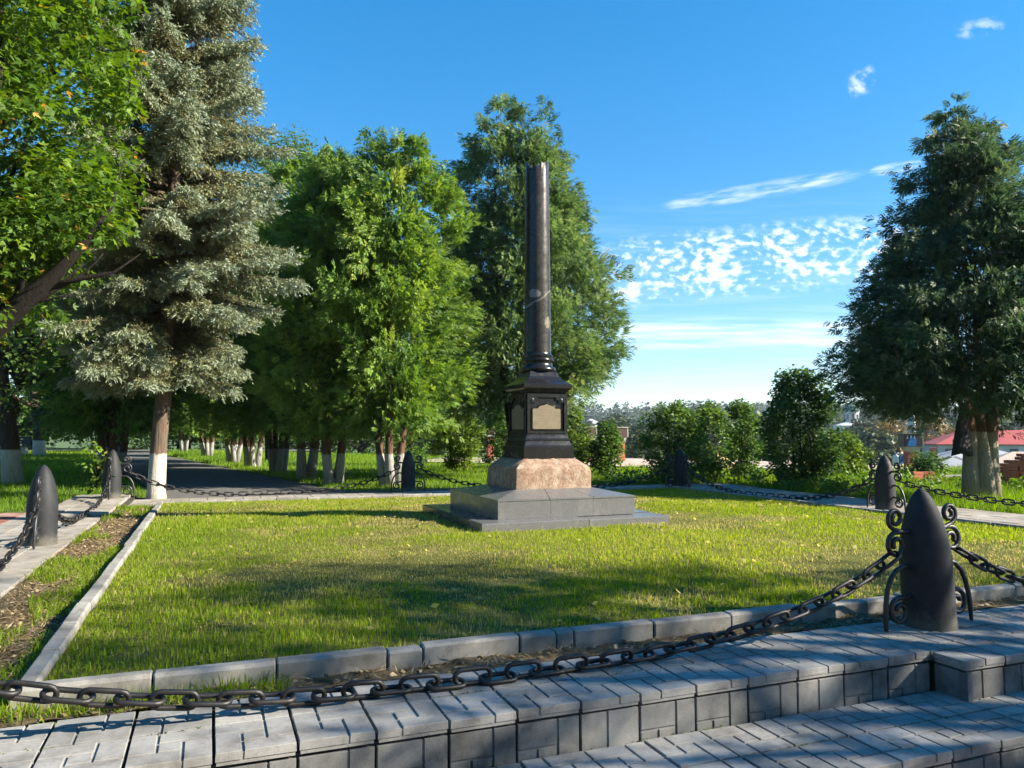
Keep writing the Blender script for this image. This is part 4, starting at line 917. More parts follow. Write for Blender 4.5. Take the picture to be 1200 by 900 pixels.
# ------------------------------------------------------------------ blue spruce
def spruce():
    st = [([(0, 0, -.1), (0.0, 0, .15), (.02, 0, 1.0), (.09, 0, 2.0), (.10, 0, 4.5), (.2, 0, 7), (.25, 0, 10.4)], [.20, .150, .135, .125, .10, .065, .01])]
    O = []; D = []; T_ = []; LL = []
    g = random.Random(4); z = 2.35
    while z < 10.2:
        f = (z - 2.35) / 8.0; nb = g.randint(5, 7) if f < .55 else 8
        Lb = 2.3 * float(np.interp(f, [0, .08, .2, .4, .6, .8, 1], [.62, .80, .96, 1.0, .74, .50, .05]))
        for b in range(nb):
            if g.random() < .10: continue
            a = g.uniform(0, 6.283); l = Lb * g.uniform(.6, 1.15); p = []; zz = z + g.uniform(-.1, .1)
            rise = -.10 + .75 * f
            for k in range(7):
                e = k / 6; p.append((math.cos(a) * l * e + .1 * f, math.sin(a) * l * e, zz + l * (rise * e - .28 * e * e + .12 * e ** 4)))
            st.append((p[::2], [.028 * (1 - f * .5), .02, .012, .005])); P = np.array(p)
            m = int(19 * l) + 5
            for k in range(m):
                e = .18 + .82 * (k + g.random()) / m; i0 = min(5, int(e * 6)); q = P[i0] + (P[i0 + 1] - P[i0]) * (e * 6 - i0); dd = unit(P[i0 + 1] - P[i0])
                sd_ = np.cross(dd, Z3); sgn = 1 if k % 2 else -1
                tl = (.50 * (1 - e) ** .7 + .13) * g.uniform(.7, 1.3) * min(1, l)
                td = unit(dd * .8 + sd_ * sgn * .9 + Z3 * (-.35 + g.uniform(-.25, .15)))
                ns = max(1, int(tl / .085))
                for s_ in range(ns):
                    o = q + td * tl * (s_ / ns) - Z3 * (.10 * (s_ / ns) ** 2)
                    for r_ in range(3):
                        O.append(o + np.array([g.gauss(0, .022) for _ in range(3)])); D.append(unit(td + np.array([g.gauss(0, .45), g.gauss(0, .45), g.gauss(-.12, .45)]))); LL.append(g.uniform(.09, .16))
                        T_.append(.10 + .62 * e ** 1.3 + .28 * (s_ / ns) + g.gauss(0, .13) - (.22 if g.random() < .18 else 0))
        z += .17 + .04 * f + g.uniform(-.03, .03)
    O = np.array(O); D = np.array(D); LL = np.array(LL); T_ = np.clip(np.array(T_), 0, 1); N = len(O)
    # each shoot is a brush of narrow needle blades
    k = 7; vo = []; vd = []; vs = []; vl = []
    for i in range(k):
        r_ = rand_unit(N); r_ = unit(r_ - D * np.sum(r_ * D, -1, keepdims=True)); dd = unit(D * .75 + r_ * .8); vo.append(O + D * (LL * i / k)[:, None]); vd.append(dd); vs.append(unit(np.cross(dd, D + rng.normal(0, .2, (N, 3))))); vl.append(rng.uniform(.04, .07, N))
    V, Q = kites(np.concatenate(vo), np.concatenate(vd), np.concatenate(vs), np.concatenate(vl), np.full(N * k, .0165)); C = np.repeat(np.tile(T_, k), 4)
    # the woody core of each shoot
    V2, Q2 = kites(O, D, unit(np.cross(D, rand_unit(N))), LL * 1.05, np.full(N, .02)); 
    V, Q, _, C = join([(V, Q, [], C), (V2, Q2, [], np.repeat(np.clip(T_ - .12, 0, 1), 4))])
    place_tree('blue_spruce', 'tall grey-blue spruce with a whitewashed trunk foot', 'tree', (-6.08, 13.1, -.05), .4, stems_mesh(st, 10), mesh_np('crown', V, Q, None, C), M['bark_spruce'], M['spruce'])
    return N
NSP = spruce()

# ------------------------------------------------------------------ broad-leaved trees and shrubs
def leaf_cloud(c, rad, per, L, lobes=1, tb=.5, flat=.75, hang=.35, shell=.45, ratio=.62, yellow=0.0):
    c = np.asarray(c, float); K = len(c); rad = np.broadcast_to(np.asarray(rad, float), (K,)); i = np.repeat(np.arange(K), per); N = len(i)
    dr = rand_unit(N); r_ = rad[i] * np.power(rng.uniform(shell ** 3, 1, N), 1 / 3); o = c[i] + dr * r_[:, None] * np.array([1, 1, flat])
    a = rng.uniform(0, 6.28, N); d = unit(np.stack([np.cos(a), np.sin(a), -hang + rng.normal(0, .3, N)], -1) + dr * .5)
    nrm = unit(Z3 * .8 + dr * .5 + rng.normal(0, .45, (N, 3))); s = unit(np.cross(d, nrm)); n2 = np.cross(s, d)
    tint = np.clip(np.repeat(rng.normal(tb, .13, K), per) + rng.normal(0, .14, N), 0, .93)
    if yellow: tint = np.where(rng.random(N) < yellow, 1.0, tint)
    LL = L * rng.uniform(.6, 1.25, N)
    if lobes == 1: 
        V, Q = kites(o, d, s, LL, LL * ratio); return V, Q, np.repeat(tint, 4)
    VV = []; QQ = []; b = 0
    for ang, sc in ((0, 1), (52, .82), (-52, .82)):
        dd = d * math.cos(R(ang)) + s * math.sin(R(ang)); dd = unit(dd + n2 * (.10 if ang else -.05)); V, Q = kites(o, dd, unit(np.cross(dd, n2)), LL * sc, LL * sc * .42); VV.append(V); QQ.append(Q + b); b += len(V)
    return np.concatenate(VV), np.concatenate(QQ), np.tile(np.repeat(tint, 4), 3)

# big maple whose trunk leans in from beyond the left edge
def maple():
    base = Vector((-8.3, 9.7, 0)); g = random.Random(11); st = []; tips = []
    def limb(p, d, l, r, depth):
        p = Vector(p); d = Vector(d).normalized(); pts = [p.copy()]; n = 5
        for k in range(n):
            d = (d + Vector((g.gauss(0, .10), g.gauss(0, .10), g.gauss(.03, .08)))).normalized(); p = p + d * l / n; pts.append(p.copy())
        st.append(([tuple(q) for q in pts], [r * (1 - .55 * k / n) for k in range(n + 1)]))
        if depth == 0: tips.append(pts[-1]); tips.append(pts[-3]); return
        for k in range(3 if depth > 1 else 4):
            q = pts[g.randint(2, n)]; dd = (d + Vector((g.gauss(0, .6), g.gauss(0, .6), g.gauss(.05, .45)))).normalized(); limb(q, dd, l * g.uniform(.5, .72), r * .42, depth - 1)
        limb(pts[-1], d, l * .6, r * .45, depth - 1)
    trunk = [(0, 0, -.1), (.15, 0, .8), (.9, -.05, 1.8), (2.0, -.15, 2.65), (2.55, -.2, 3.1), (2.9, -.2, 3.5), (3.2, -.15, 4.0), (3.3, -.1, 4.6)]
    st.append((trunk, [.32, .26, .21, .14, .085, .05, .025, .006]))
    st.append(([(2.3, -.18, 2.9), (2.75, -.1, 3.05), (3.2, -.05, 3.15), (3.5, 0, 3.4)], [.05, .035, .02, .005])); st.append(([(2.0, -.15, 2.65), (2.3, -.4, 3.2), (2.4, -.5, 3.9)], [.05, .03, .006]))
    st.append(([(.15, 0, .8), (.2, .1, 2.4), (.4, .1, 4.2), (.8, 0, 6.2)], [.22, .2, .15, .06]))
    limb((1.9, -.12, 2.55), (.9, 0, .35), .9, .05, 1)
    limb((1.2, -.1, 2.1), (.1, -.1, 1), 3.0, .13, 2)
    limb((.4, .1, 4.2), (.6, -.4, .7), 2.6, .10, 2); limb((.4, .1, 4.2), (.2, .5, .9), 2.8, .10, 2); limb((.8, 0, 6.2), (.3, 0, 1), 2.4, .08, 2); limb((.2, .1, 2.6), (-.8, .2, .6), 2.6, .10, 1); limb((.3, .1, 3.2), (.7, -.9, .5), 2.2, .09, 2)
    c = np.array([tuple(t) for t in tips]); wx = c + np.array(base)
    px = 600 + 892 * wx[:, 0] / np.maximum(wx[:, 1], 1); py = 507 - 892 * (wx[:, 2] - 1.1) / np.maximum(wx[:, 1], 1)
    extra = []
    for _ in range(270):                                # outer mass of the crown, hung round the upper limbs
        a = rand_unit(1)[0]; r_ = rng.uniform(.35, 1); extra.append(np.array([.2, .1, 6.3]) + a * np.array([3.1, 2.4, 3.4]) * r_)
    for _ in range(10): extra.append(np.array([rng.uniform(2.5, 3.2), rng.uniform(-.8, .4), rng.uniform(3.7, 6.0)]))
    for _ in range(34): extra.append(np.array([rng.uniform(.9, 2.1), rng.uniform(-.6, .6), rng.uniform(2.5, 3.9)]))
    for _ in range(46): f_ = rng.random(); extra.append(np.array([1.6 + 1.5 * f_ + rng.uniform(-.1, .5), rng.uniform(-1.0, .3), 2.75 + 1.2 * f_ + rng.uniform(.15, .7)]))
    c = np.concatenate([c, np.array(extra)]); c = c[c[:, 2] > 2.2]; c = c[(c[:, 0] < np.interp(c[:, 2], [2.9, 3.4, 5.5, 8], [2.2, 2.9, 3.2, 3.9]))]
    V, Q, C = leaf_cloud(c, rng.uniform(.28, .55, len(c)), 100, .105, 3, .5, .7, .4, .2, yellow=.012)
    mb = MB()
    place_tree('maple_tree', 'large leafy maple leaning over from beside the left walkway', 'tree', base, 0, stems_mesh(st, 9), mesh_np('crown', V, Q, None, C), M['bark_dark'], M['maple'])
maple()

def broad_tree(name, label, loc, h0, h1, Rm, ncl, per, L, mat, tm, group=None, tb=.5, nst=1, sx=1.0, seed=1, flat=.8, egg=.5, clump=.42, hang=.35, sw=1.0):
    g = random.Random(seed); c = []
    for _ in range(ncl):
        t = g.random(); a = g.uniform(0, 6.283); pr = math.sin(math.pi * (t * .92 + .06)) ** egg; r_ = Rm * pr * math.sqrt(g.uniform(.15, 1)) * (1 + .18 * math.sin(3 * a + seed) + .12 * math.sin(5 * a + 7 * t)); c.append((math.cos(a) * r_ * sx, math.sin(a) * r_, h0 + (h1 - h0) * t))
    V, Q, C = leaf_cloud(c, np.array([clump * g.uniform(.6, 1.3) for _ in c]), per, L, 1, tb, flat, hang, .25)
    st = []
    for i in range(nst):
        a = g.uniform(0, 6.28); rr = .0 if nst == 1 else g.uniform(.05, .16); e = g.uniform(.1, .5) * Rm
        st.append(([(math.cos(a) * rr, math.sin(a) * rr, -.08), (math.cos(a) * (rr + .1), math.sin(a) * (rr + .1), h0 * .6 + .1), (math.cos(a) * (rr + e * .5), math.sin(a) * (rr + e * .5), h0 + (h1 - h0) * .35), (math.cos(a) * e, math.sin(a) * e, h0 + (h1 - h0) * .75)], [(Rm * .075 + .012) * sw, (Rm * .06 + .01) * sw, (Rm * .04 + .006) * sw, .006]))
    for k in range(min(14, len(c))):
        q = c[k]; z0 = h0 + (q[2] - h0) * .4; st.append(([(0, 0, z0), (q[0] * .5, q[1] * .5, (z0 + q[2]) / 2 + .05), q], [(Rm * .03 + .004) * sw, (Rm * .02 + .003) * sw, .004]))
    return place_tree(name, label, 'tree' if Rm > 1.3 else 'shrub', loc, 0, stems_mesh(st, 7), mesh_np('crown', V, Q, None, C), tm, mat, group)

broad_tree('leafy_tree', 'leafy tree with low hanging branches over the shaded lawn', (-11.2, 17.2, -.05), 1.5, 6.6, 2.9, 210, 70, .10, M['broad'], M['bark_white'], None, .5, 1, 1, 2, .6, .4, .6)
broad_tree('leafy_tree', 'tall leafy tree standing behind the blue spruce', (-9.6, 30.5, -.05), 3.4, 13.3, 3.3, 260, 90, .13, M['broad'], M['bark_dark'], None, .7, 1, 1, 3, .7, .5, .75)
broad_tree('leafy_tree', 'leafy tree with a leaning whitewashed trunk by the far road', (-23.0, 37.2, -.05), 1.6, 9.5, 4.0, 150, 60, .18, M['broad'], M['bark_white'], None, .55, 1, 1, 4, .7, .4, 1.0)
for i, (x, y, s_) in enumerate([(-30, 45, 5.0), (-19, 52, 4.6), (-27, 62, 5.5), (-12, 60, 5), (-38, 56, 5.5), (-5, 66, 5.5), (-46, 48, 5), (-23, 54, 4.5), (-33, 52, 5), (-16, 66, 5.5), (-9, 75, 6), (-36, 70, 6), (-22, 76, 6), (-50, 62, 6), (-60, 55, 6)]):
    broad_tree('park_tree', 'leafy tree far back in the park beyond the road', (x, y, float(terrain_h(x, y))), .9, s_ * 2.3, s_, 90, 60, .36, M['broad'], M['bark_dark'], 'trees far back in the park', .5, 1, 1, 20 + i, .7, .4, 1.3)
broad_tree('young_maple', 'low leafy maple shoots beside the corner bollard', (-6.75, 12.45, -.05), .25, .95, .30, 9, 26, .085, M['maple'], M['bark_dark'], None, .75, 2, 1, 5, .7, .5, .16)
# shrubs behind the far walkway, and right of it
SH = [((3.62, 17.0), .35, 1.72, .86, 60, 'lilac', 'bushy lilac shrub behind the dark far bollard', .62, 17), ((4.55, 17.6), .5, 1.75, .55, 34, 'lilac', 'upright lilac shrub beside the sand pile', .66, 18),
      ((2.55, 20.6), .2, 1.35, .50, 34, 'lilac', 'small rounded bush between the two near brick posts', .45, 19), ((5.62, 18.6), .3, 1.88, .50, 44, 'lilac', 'narrow leafy bush right of the sand pile', .55, 20),
      ((6.12, 16.2), .30, 2.42, 1.02, 110, 'lilac', 'large dark leafy bush before the brick posts', .30, 21), ((8.45, 19.6), .1, 1.05, .66, 40, 'lime', 'light green bush beside the emblem pillar', .45, 22),
      ((-1.55, 22.6), .35, 2.0, .80, 60, 'lime', 'yellow-green young tree on the grass behind the lawn', .45, 23), ((-.3, 24.5), .3, 1.9, .8, 50, 'lilac', 'green bush left of the tall thuja trunk', .6, 24),
      ((1.8, 21.5), .2, 1.9, .5, 30, 'lime', 'leafy sucker bush right of the pedestal', .4, 25), ((-3.6, 26.5), .4, 2.3, 1.0, 50, 'lilac', 'rounded bush far behind the thuja stems', .5, 26),
      ((9.85, 18.2), .0, .62, .42, 22, 'lilac', 'low dark bush at the foot of the emblem pillar', .3, 27)]
for (x, y), h0, h1, r_, n, mt, lab, tb, sd_ in SH:
    broad_tree('leafy_shrub', lab, (x, y, -.05), h0 * .4, h1, r_ * .84, int(n * 1.6), 80, .085 if y < 19 else .095, M[mt], M['bark_dark'], None, tb, 4, 1, sd_, .8, .5, .22, .15, .42)

# low leafy weeds along the right walkway and under the shrubs
def weeds():
    c = []
    for _ in range(520):
        x = rng.uniform(2.2, 12); y = rng.uniform(13.0, 19); u, v = to_uv(x, y)
        if (u < 6.8 and v < 6.15): continue
        e = max(0, min(u - 6.8 if v < 6.15 else 9, v - 6.15 if u < 6.8 else 9)); 
        if rng.random() < .25 + .6 * math.exp(-e / .9): c.append((x, y, .05 + .10 * rng.random()))
    V, Q, C = leaf_cloud(c, rng.uniform(.14, .26, len(c)), 46, .085, 1, .55, .6, -.25, .1)
    V[:, 2] = np.maximum(V[:, 2], -.03)
    tag(link('leafy_weeds', mesh_np('leafy weeds', V, Q, None, C), M['weed']), 'low leafy weeds edging the right walkway', 'weeds', kind='stuff')
weeds()

# ------------------------------------------------------------------ trees beyond the frame on the right that shade the front
SHADE = [(9.0, 2.6, 2.1, 6.6, 2.0, 38, 'leafy tree beside the steps right of the front bollard', 61), (13.0, 2.3, 2.4, 8.6, 2.4, 92, 'second leafy tree beside the steps right of the front bollard', 62),
         (16.5, 1.5, 4.0, 12.6, 2.9, 105, 'tall leafy tree farther right of the steps', 63)]
for x, y, h0, h1, r_, n, lab, sd_ in SHADE:
    broad_tree('shade_tree', lab, (x, y, -.4 if y < 5 else -.05), h0, h1, r_, n, 62, .12, M['broad'], M['bark_white'], 'trees shading the front steps', .5, 1, 1, sd_, .7, .5, .42)

# unseen park trees behind the camera, added for dark reflections in the column
for i, (x, y, sc) in enumerate([(-17, -4, 1.2), (-12, -9, 1.25), (-7.5, -11.5, 1.2), (-3.2, -12.5, 1.3), (1.2, -12, 1.2), (5.6, -12.5, 1.3), (10, -11, 1.2), (-20, 3, 1.2), (14.5, -8, 1.2)]):
    place_tree('thuja', 'unseen thuja added across the lower plaza', 'tree', (x, y, -.4), i * 1.9, TT[i % 2], TC[i % 2], M['bark_thuja'], M['thuja'], 'unseen thujas added across the lower plaza', sc)

# ------------------------------------------------------------------ building works: brick posts, sand, bricks
BRK = MB(); BRK.bbox(-.125, .125, -.06, .06, 0, .065, .004); BRICK = BRK.mesh('brick'); BRICK.materials.append(M['brick'])
def brick_post(name, label, x, y, w, top, cap_w, cap_h, rz, emblem=False):
    zb = float(terrain_h(x, y)) - .05; t = thing(name, label, 'pillar', (x, y, zb), rz, 'unfinished brick posts'); H = top - zb - cap_h
    mb = MB(); mb.box(-w / 2 + .012, w / 2 - .012, -w / 2 + .012, w / 2 - .012, 0, H - .16); link('core', mb.mesh('core'), M['mortar'], t)
    nb = max(1, round(w / .25)); bl = w / nb; z = 0.0; row_ = 0
    cm = MB(); cm.bbox(-bl / 2 + .005, bl / 2 - .005, -.055, .055, 0, .068, .004); bme = cm.mesh('brick'); bme.materials.append(M['brick'])
    while z < H - .20:
        for s in range(4):
            for k in range(nb):
                off = -w / 2 + bl * (k + .5); a = s * math.pi / 2; v = Matrix.Rotation(a, 4, 'Z') @ Matrix.Translation((off * (.999 if row_ % 2 else 1), -w / 2 + .056 - (.003 if s % 2 else 0), z))
                o = link('brick', bme, None, t); o.matrix_local = v
        z += .078; row_ += 1
    mb = MB(); rings = [[(sx * e, sy * e, zz) for sx, sy in ((-1, -1), (1, -1), (1, 1), (-1, 1))] for e, zz in ((w / 2 + .01, H - .16), (w / 2 + .03, H - .10), (cap_w / 2 - .03, H))]
    mb.ring_stack(rings); link('corbel', mb.mesh('corbel'), M['concrete'], t)
    mb = MB(); mb.box(-cap_w / 2, cap_w / 2, -w * .75, w * .75, H + .001, H + cap_h); cp = link('cap_box', mb.mesh('cap box'), M['capdark'], t)
    mb = MB(); mb.box(-cap_w / 2 - .03, cap_w / 2 + .03, -w * .75 - .03, w * .75 + .03, H + cap_h + .001, H + cap_h + .03); link('cap_plate', mb.mesh('cap plate'), M['concrete'], t)
    mb = MB(); mb.box(cap_w / 2 + .001, cap_w / 2 + .03, -w * .75, w * .75, H + .001, H + cap_h); link('cap_end', mb.mesh('cap end'), M['concrete'], t)
    if emblem:
        y0 = -w * .75 - .004
        for nm, pl, m_ in (('emblem_body', [(-.20, .02), (.12, .02), (.14, .30), (-.10, .32)], 'blue'), ('emblem_peak', [(-.22, .30), (-.16, .28), (-.17, .42)], 'paleblue'), ('emblem_peak', [(-.09, .30), (-.01, .30), (-.05, .44)], 'paleblue'), ('emblem_peak', [(.03, .28), (.11, .28), (.07, .42)], 'paleblue'), ('emblem_wedge', [(-.26, .05), (-.205, .05), (-.205, .26)], 'navy')):  # last piece is a flat navy wedge of emblem paint
            mb = MB(); mb.ring_stack([[(px * .9 - .02, y0 - e, H + pz * cap_h / .47) for px, pz in pl] for e in (0, .006)]); link(nm, mb.mesh(nm), M[m_], t)
    return t
M['blue'] = mat_solid('blue emblem paint', (.02, .16, .42), .5, .2, 12); M['paleblue'] = mat_solid('pale blue emblem paint', (.45, .6, .75), .5, .15, 12); M['navy'] = mat_solid('navy emblem paint', (.01, .03, .10), .5, .2, 12)
brick_post('brick_pillar', 'brick pillar with a dark box cap bearing a blue emblem', 13.56, 26.0, .34, 1.06, .60, .44, R(-6), True)
brick_post('brick_pillar', 'brick pillar half hidden by the large dark bush', 12.6, 29.5, .30, 1.1, .42, .40, R(-20))
brick_post('brick_pillar', 'slim brick post left of the small rounded bush', 2.92, 28.8, .26, 1.30, .40, .36, R(15))
brick_post('brick_pillar', 'slim brick post right of the small rounded bush', 4.15, 29.2, .26, 1.28, .42, .36, R(15))
brick_post('brick_pillar', 'brick post glimpsed left of the tall thuja trunk', -.9, 31.5, .26, 1.35, .26, .30, R(15))
def mound(name, label, x, y, rx, ry, h, mat, seed):
    n = 28; rings = []; g = np.random.default_rng(seed)
    for k in range(9):
        f = k / 8; rr = (1 - f) ** .85; rings.append([(rx * rr * math.cos(a) * (1 + .10 * math.sin(3 * a + seed) + g.normal(0, .03)), ry * rr * math.sin(a) * (1 + .1 * math.sin(2 * a) + g.normal(0, .03)), -.05 + h * (f ** .9) + g.normal(0, .012)) for a in np.linspace(0, 2 * math.pi, n, endpoint=False)])
    mb = MB(); mb.ring_stack(rings); return tag(link(name, mb.mesh(name, True), mat, None, (x, y, float(terrain_h(x, y)))), label, 'pile')
mound('sand_pile', 'pile of tan building sand beyond the bushes', 6.05, 22.6, .78, .6, .62, M['sand'], 1)
mound('rubble_pile', 'low pinkish rubble heap right of the sand pile', 8.9, 24.2, 1.5, .6, .36, M['pinkground'], 2)
mb = MB(); mb.bbox(-.9, .9, -.15, .15, 0, .14, .01); tag(link('concrete_beam', mb.mesh('beam'), M['concrete'], None, (4.9, 22.2, -.06), (0, 0, R(8))), 'pale concrete beam lying by the sand pile', 'beam')
mb = MB(); mb.bbox(-.7, .7, -.3, .3, 0, .16, .01); tag(link('concrete_slab', mb.mesh('slab'), M['concrete'], None, (7.3, 22.0, -.06), (0, 0, R(-12))), 'grey concrete slab lying right of the sand pile', 'slab')
def brick_pile():
    x0, y0 = 10.95, 16.6; t = thing('brick_pile', 'rough pile of red bricks behind the whitewashed triple trunk', 'brick pile', (x0, y0, -.06), R(-14)); g = random.Random(3)
    mb = MB(); mb.box(-.3, 2.2, -.35, .35, 0, .06); link('pallet', mb.mesh('pallet'), M['bark_dark'], t)
    for k in range(9):
        n = (9, 9, 9, 8, 7, 4, 3, 2, 1)[k]; st0 = (0, 0, 0, 0, 0, 0, .1, .3, .35)[k]
        for i in range(n):
            for j in range(2):
                o = link('brick', BRICK, None, t, (-.15 + st0 + i * .262 + g.uniform(-.02, .02), -.14 + j * .26, .062 + k * .072), (0, 0, g.uniform(-.09, .09) + (math.pi / 2 if g.random() < .12 else 0)))
    t = thing('brick_pile', 'small stub of bricks and plank left of the whitewashed trunk', 'brick pile', (9.25, 17.3, -.06), .1)
    for k in range(4):
        for i in range(2): link('brick', BRICK, None, t, (-.1 + i * .27, 0, k * .07), (0, 0, g.uniform(-.1, .1)))
    mb = MB(); mb.box(.4, 1.9, -.06, .06, .16, .20); link('plank', mb.mesh('plank'), M['concrete'], t)
    for xx in (.5, 1.8):
        mb = MB(); mb.box(xx - .06, xx + .06, -.05, .05, 0, .159); link('block', mb.mesh('block'), M['brick'], t)
brick_pile()
def jacket():
    n = 14; m_ = 9; V = []; g = random.Random(5)
    for k in range(m_):
        f = k / (m_ - 1); w = .06 + .26 * f ** .8
        for i in range(n):
            a = 2 * math.pi * i / n; fold = 1 + .22 * math.sin(3 * a + 2 * f) * f; V.append((w * .55 * math.cos(a) * fold - .05 * f, .05 + .10 * f * math.sin(a) * fold, -.78 * f + .05 * math.sin(2 * a) * f))
    mb = MB(); mb.ring_stack([V[k * n:(k + 1) * n] for k in range(m_)]); me = mb.mesh('jacket', True)
    tag(link('hanging_jacket', me, M['cloth'], None, (7.72, 13.0, 1.52)), 'dark jacket hanging from the left stem of the whitewashed trunk', 'jacket')
M['cloth'] = mat_solid('dark cloth', (.012, .014, .022), .85, .3, 10, .2)
jacket()

# ------------------------------------------------------------------ person by the emblem pillar
M['skin'] = mat_solid('skin', (.52, .29, .20), .55, .08, 6); M['hair'] = mat_solid('brown hair', (.12, .06, .03), .6, .25, 40); M['shirt'] = mat_solid('blue shirt', (.015, .15, .42), .8, .15, 8); M['shorts'] = mat_solid('dark trousers', (.012, .016, .035), .85, .2, 8); M['bag'] = mat_solid('white bag cloth', (.66, .66, .64), .8, .1, 8); M['shoe'] = mat_solid('pale shoes', (.4, .4, .4), .7, .1, 8)
def skin_mesh(name, verts, edges, rad, sub=2):
    me = bpy.data.meshes.new(name); me.from_pydata(verts, edges, []); o = bpy.data.objects.new(name, me); COL.objects.link(o)
    o.modifiers.new('s', 'SKIN'); 
    for i, r_ in enumerate(rad): me.skin_vertices[0].data[i].radius = (r_, r_) if not isinstance(r_, tuple) else r_
    me.skin_vertices[0].data[0].use_root = True
    sb = o.modifiers.new('d', 'SUBSURF'); sb.levels = sub; sb.render_levels = sub
    dg = bpy.context.evaluated_depsgraph_get(); ev = o.evaluated_get(dg); m2 = bpy.data.meshes.new_from_object(ev); m2.polygons.foreach_set('use_smooth', np.ones(len(m2.polygons), bool))
    bpy.data.objects.remove(o); bpy.data.meshes.remove(me); m2.name = name; return m2
def add_person(x, y, z, rz):
    t = thing('person', 'person in a blue shirt standing beside the emblem pillar', 'person', (x, y, z), rz)
    # facing +X; 1.64 m tall
    v = [(0, 0, .90), (0, 0, 1.08), (.01, 0, 1.30), (.02, 0, 1.42), (.03, 0, 1.48), (.05, 0, 1.56), (.06, 0, 1.62),
         (0, .09, .86), (.02, .10, .48), (-.03, .10, .08), (.10, .11, .03), (0, -.09, .86), (.06, -.10, .48), (.02, -.10, .08), (.15, -.11, .03),
         (.01, .17, 1.37), (.03, .22, 1.12), (.22, .20, 1.02), (.28, .19, 1.0), (.34, .18, .99), (.33, .21, .985), (.34, .195, .975), (.33, .165, .98), (.30, .15, 1.02),
         (.01, -.17, 1.37), (.12, -.22, 1.16), (.30, -.20, 1.26), (.36, -.19, 1.29), (.42, -.18, 1.31), (.41, -.21, 1.31), (.42, -.195, 1.325), (.41, -.165, 1.32), (.38, -.15, 1.28)]
    e = [(0, 1), (1, 2), (2, 3), (3, 4), (4, 5), (5, 6), (0, 7), (7, 8), (8, 9), (9, 10), (0, 11), (11, 12), (12, 13), (13, 14), (2, 15), (15, 16), (16, 17), (17, 18), (18, 19), (18, 20), (18, 21), (18, 22), (18, 23), (2, 24), (24, 25), (25, 26), (26, 27), (27, 28), (27, 29), (27, 30), (27, 31), (27, 32)]
    r_ = [.13, .115, .12, .06, .052, .092, .065, .085, .06, .042, .035, .085, .06, .042, .035, .055, .042, .032, .026, .009, .009, .009, .009, .010, .055, .042, .032, .026, .009, .009, .009, .009, .010]
    link('body', skin_mesh('body', v, e, r_), M['skin'], t)
    link('shirt', skin_mesh('shirt', [(0, 0, .88), (0, 0, 1.08), (.01, 0, 1.30), (.015, 0, 1.385), (.01, .17, 1.365), (.025, .21, 1.19), (.01, -.17, 1.365), (.09, -.215, 1.21)], [(0, 1), (1, 2), (2, 3), (2, 4), (4, 5), (2, 6), (6, 7)], [.15, .135, .14, .075, .07, .062, .07, .062]), M['shirt'], t)
    link('trousers', skin_mesh('trousers', [(0, 0, .92), (0, .09, .84), (.02, .10, .48), (-.03, .10, .14), (0, -.09, .84), (.06, -.10, .48), (.02, -.10, .14)], [(0, 1), (1, 2), (2, 3), (0, 4), (4, 5), (5, 6)], [.145, .10, .075, .06, .10, .075, .06]), M['shorts'], t)
    link('hair', skin_mesh('hair', [(.03, 0, 1.575), (.035, 0, 1.64), (-.02, 0, 1.56), (-.03, 0, 1.47)], [(0, 1), (0, 2), (2, 3)], [.098, .06, .07, .035]), M['hair'], t)
    mb = MB()
    mb.lathe([(.004, 0), (.016, .012), (.02, .03), (.012, .05), (.003, .055)], 8, (.152, 0, 1.535)); link('nose', mb.mesh('nose', True), M['skin'], t)
    for s in (-1, 1):
        mb = MB(); mb.lathe([(.002, -.01), (.011, -.004), (.011, .004), (.002, .01)], 8, (.136, s * .035, 1.575)); link('eye', mb.mesh('eye', True), M['shorts'], t)
        mb = MB(); mb.lathe([(.004, -.03), (.018, -.01), (.02, .012), (.005, .028)], 8, (.05, s * .098, 1.56)); link('ear', mb.mesh('ear', True), M['skin'], t)
        mb = MB(); mb.tube([(-.08 + (.05 if s < 0 else 0), -s * -.105, .045), (.04 + (.05 if s < 0 else 0), s * .105, .05), (.17 + (.05 if s < 0 else 0), s * .11, .035)], [.05, .05, .035], 10); link('shoe', mb.mesh('shoe', True), M['shoe'], t)
    mb = MB(); mb.tube([(.128, -.025, 1.505), (.134, 0, 1.502), (.128, .025, 1.505)], .006, 6); link('mouth', mb.mesh('mouth', True), M['brick'], t)
    ba = MB(); rings = []
    for k, (f, zz) in enumerate(((.5, .96), (.95, .99), (1, 1.1), (1, 1.22), (.9, 1.32), (.5, 1.37))): rings.append([(-.215 + .085 * f * math.cos(a), .15 * f * math.sin(a), zz) for a in np.linspace(0, 2 * math.pi, 14, endpoint=False)])
    ba.ring_stack(rings); bt = thing('backpack', 'white backpack carried by the person in the blue shirt', 'backpack', (x, y, z), rz); link('bag_body', ba.mesh('bag', True), M['bag'], bt)
    for s in (-1, 1):
        mb = MB(); mb.tube([(-.14, s * .10, 1.33), (-.06, s * .11, 1.43), (.06, s * .115, 1.42), (.145, s * .11, 1.3), (.12, s * .13, 1.12), (-.12, s * .12, 1.03)], .016, 6); link('strap', mb.mesh('strap', True), M['bag'], bt)
zp = float(terrain_h(15.05, 29.6)); add_person(15.05, 29.6, zp + .0, R(10))

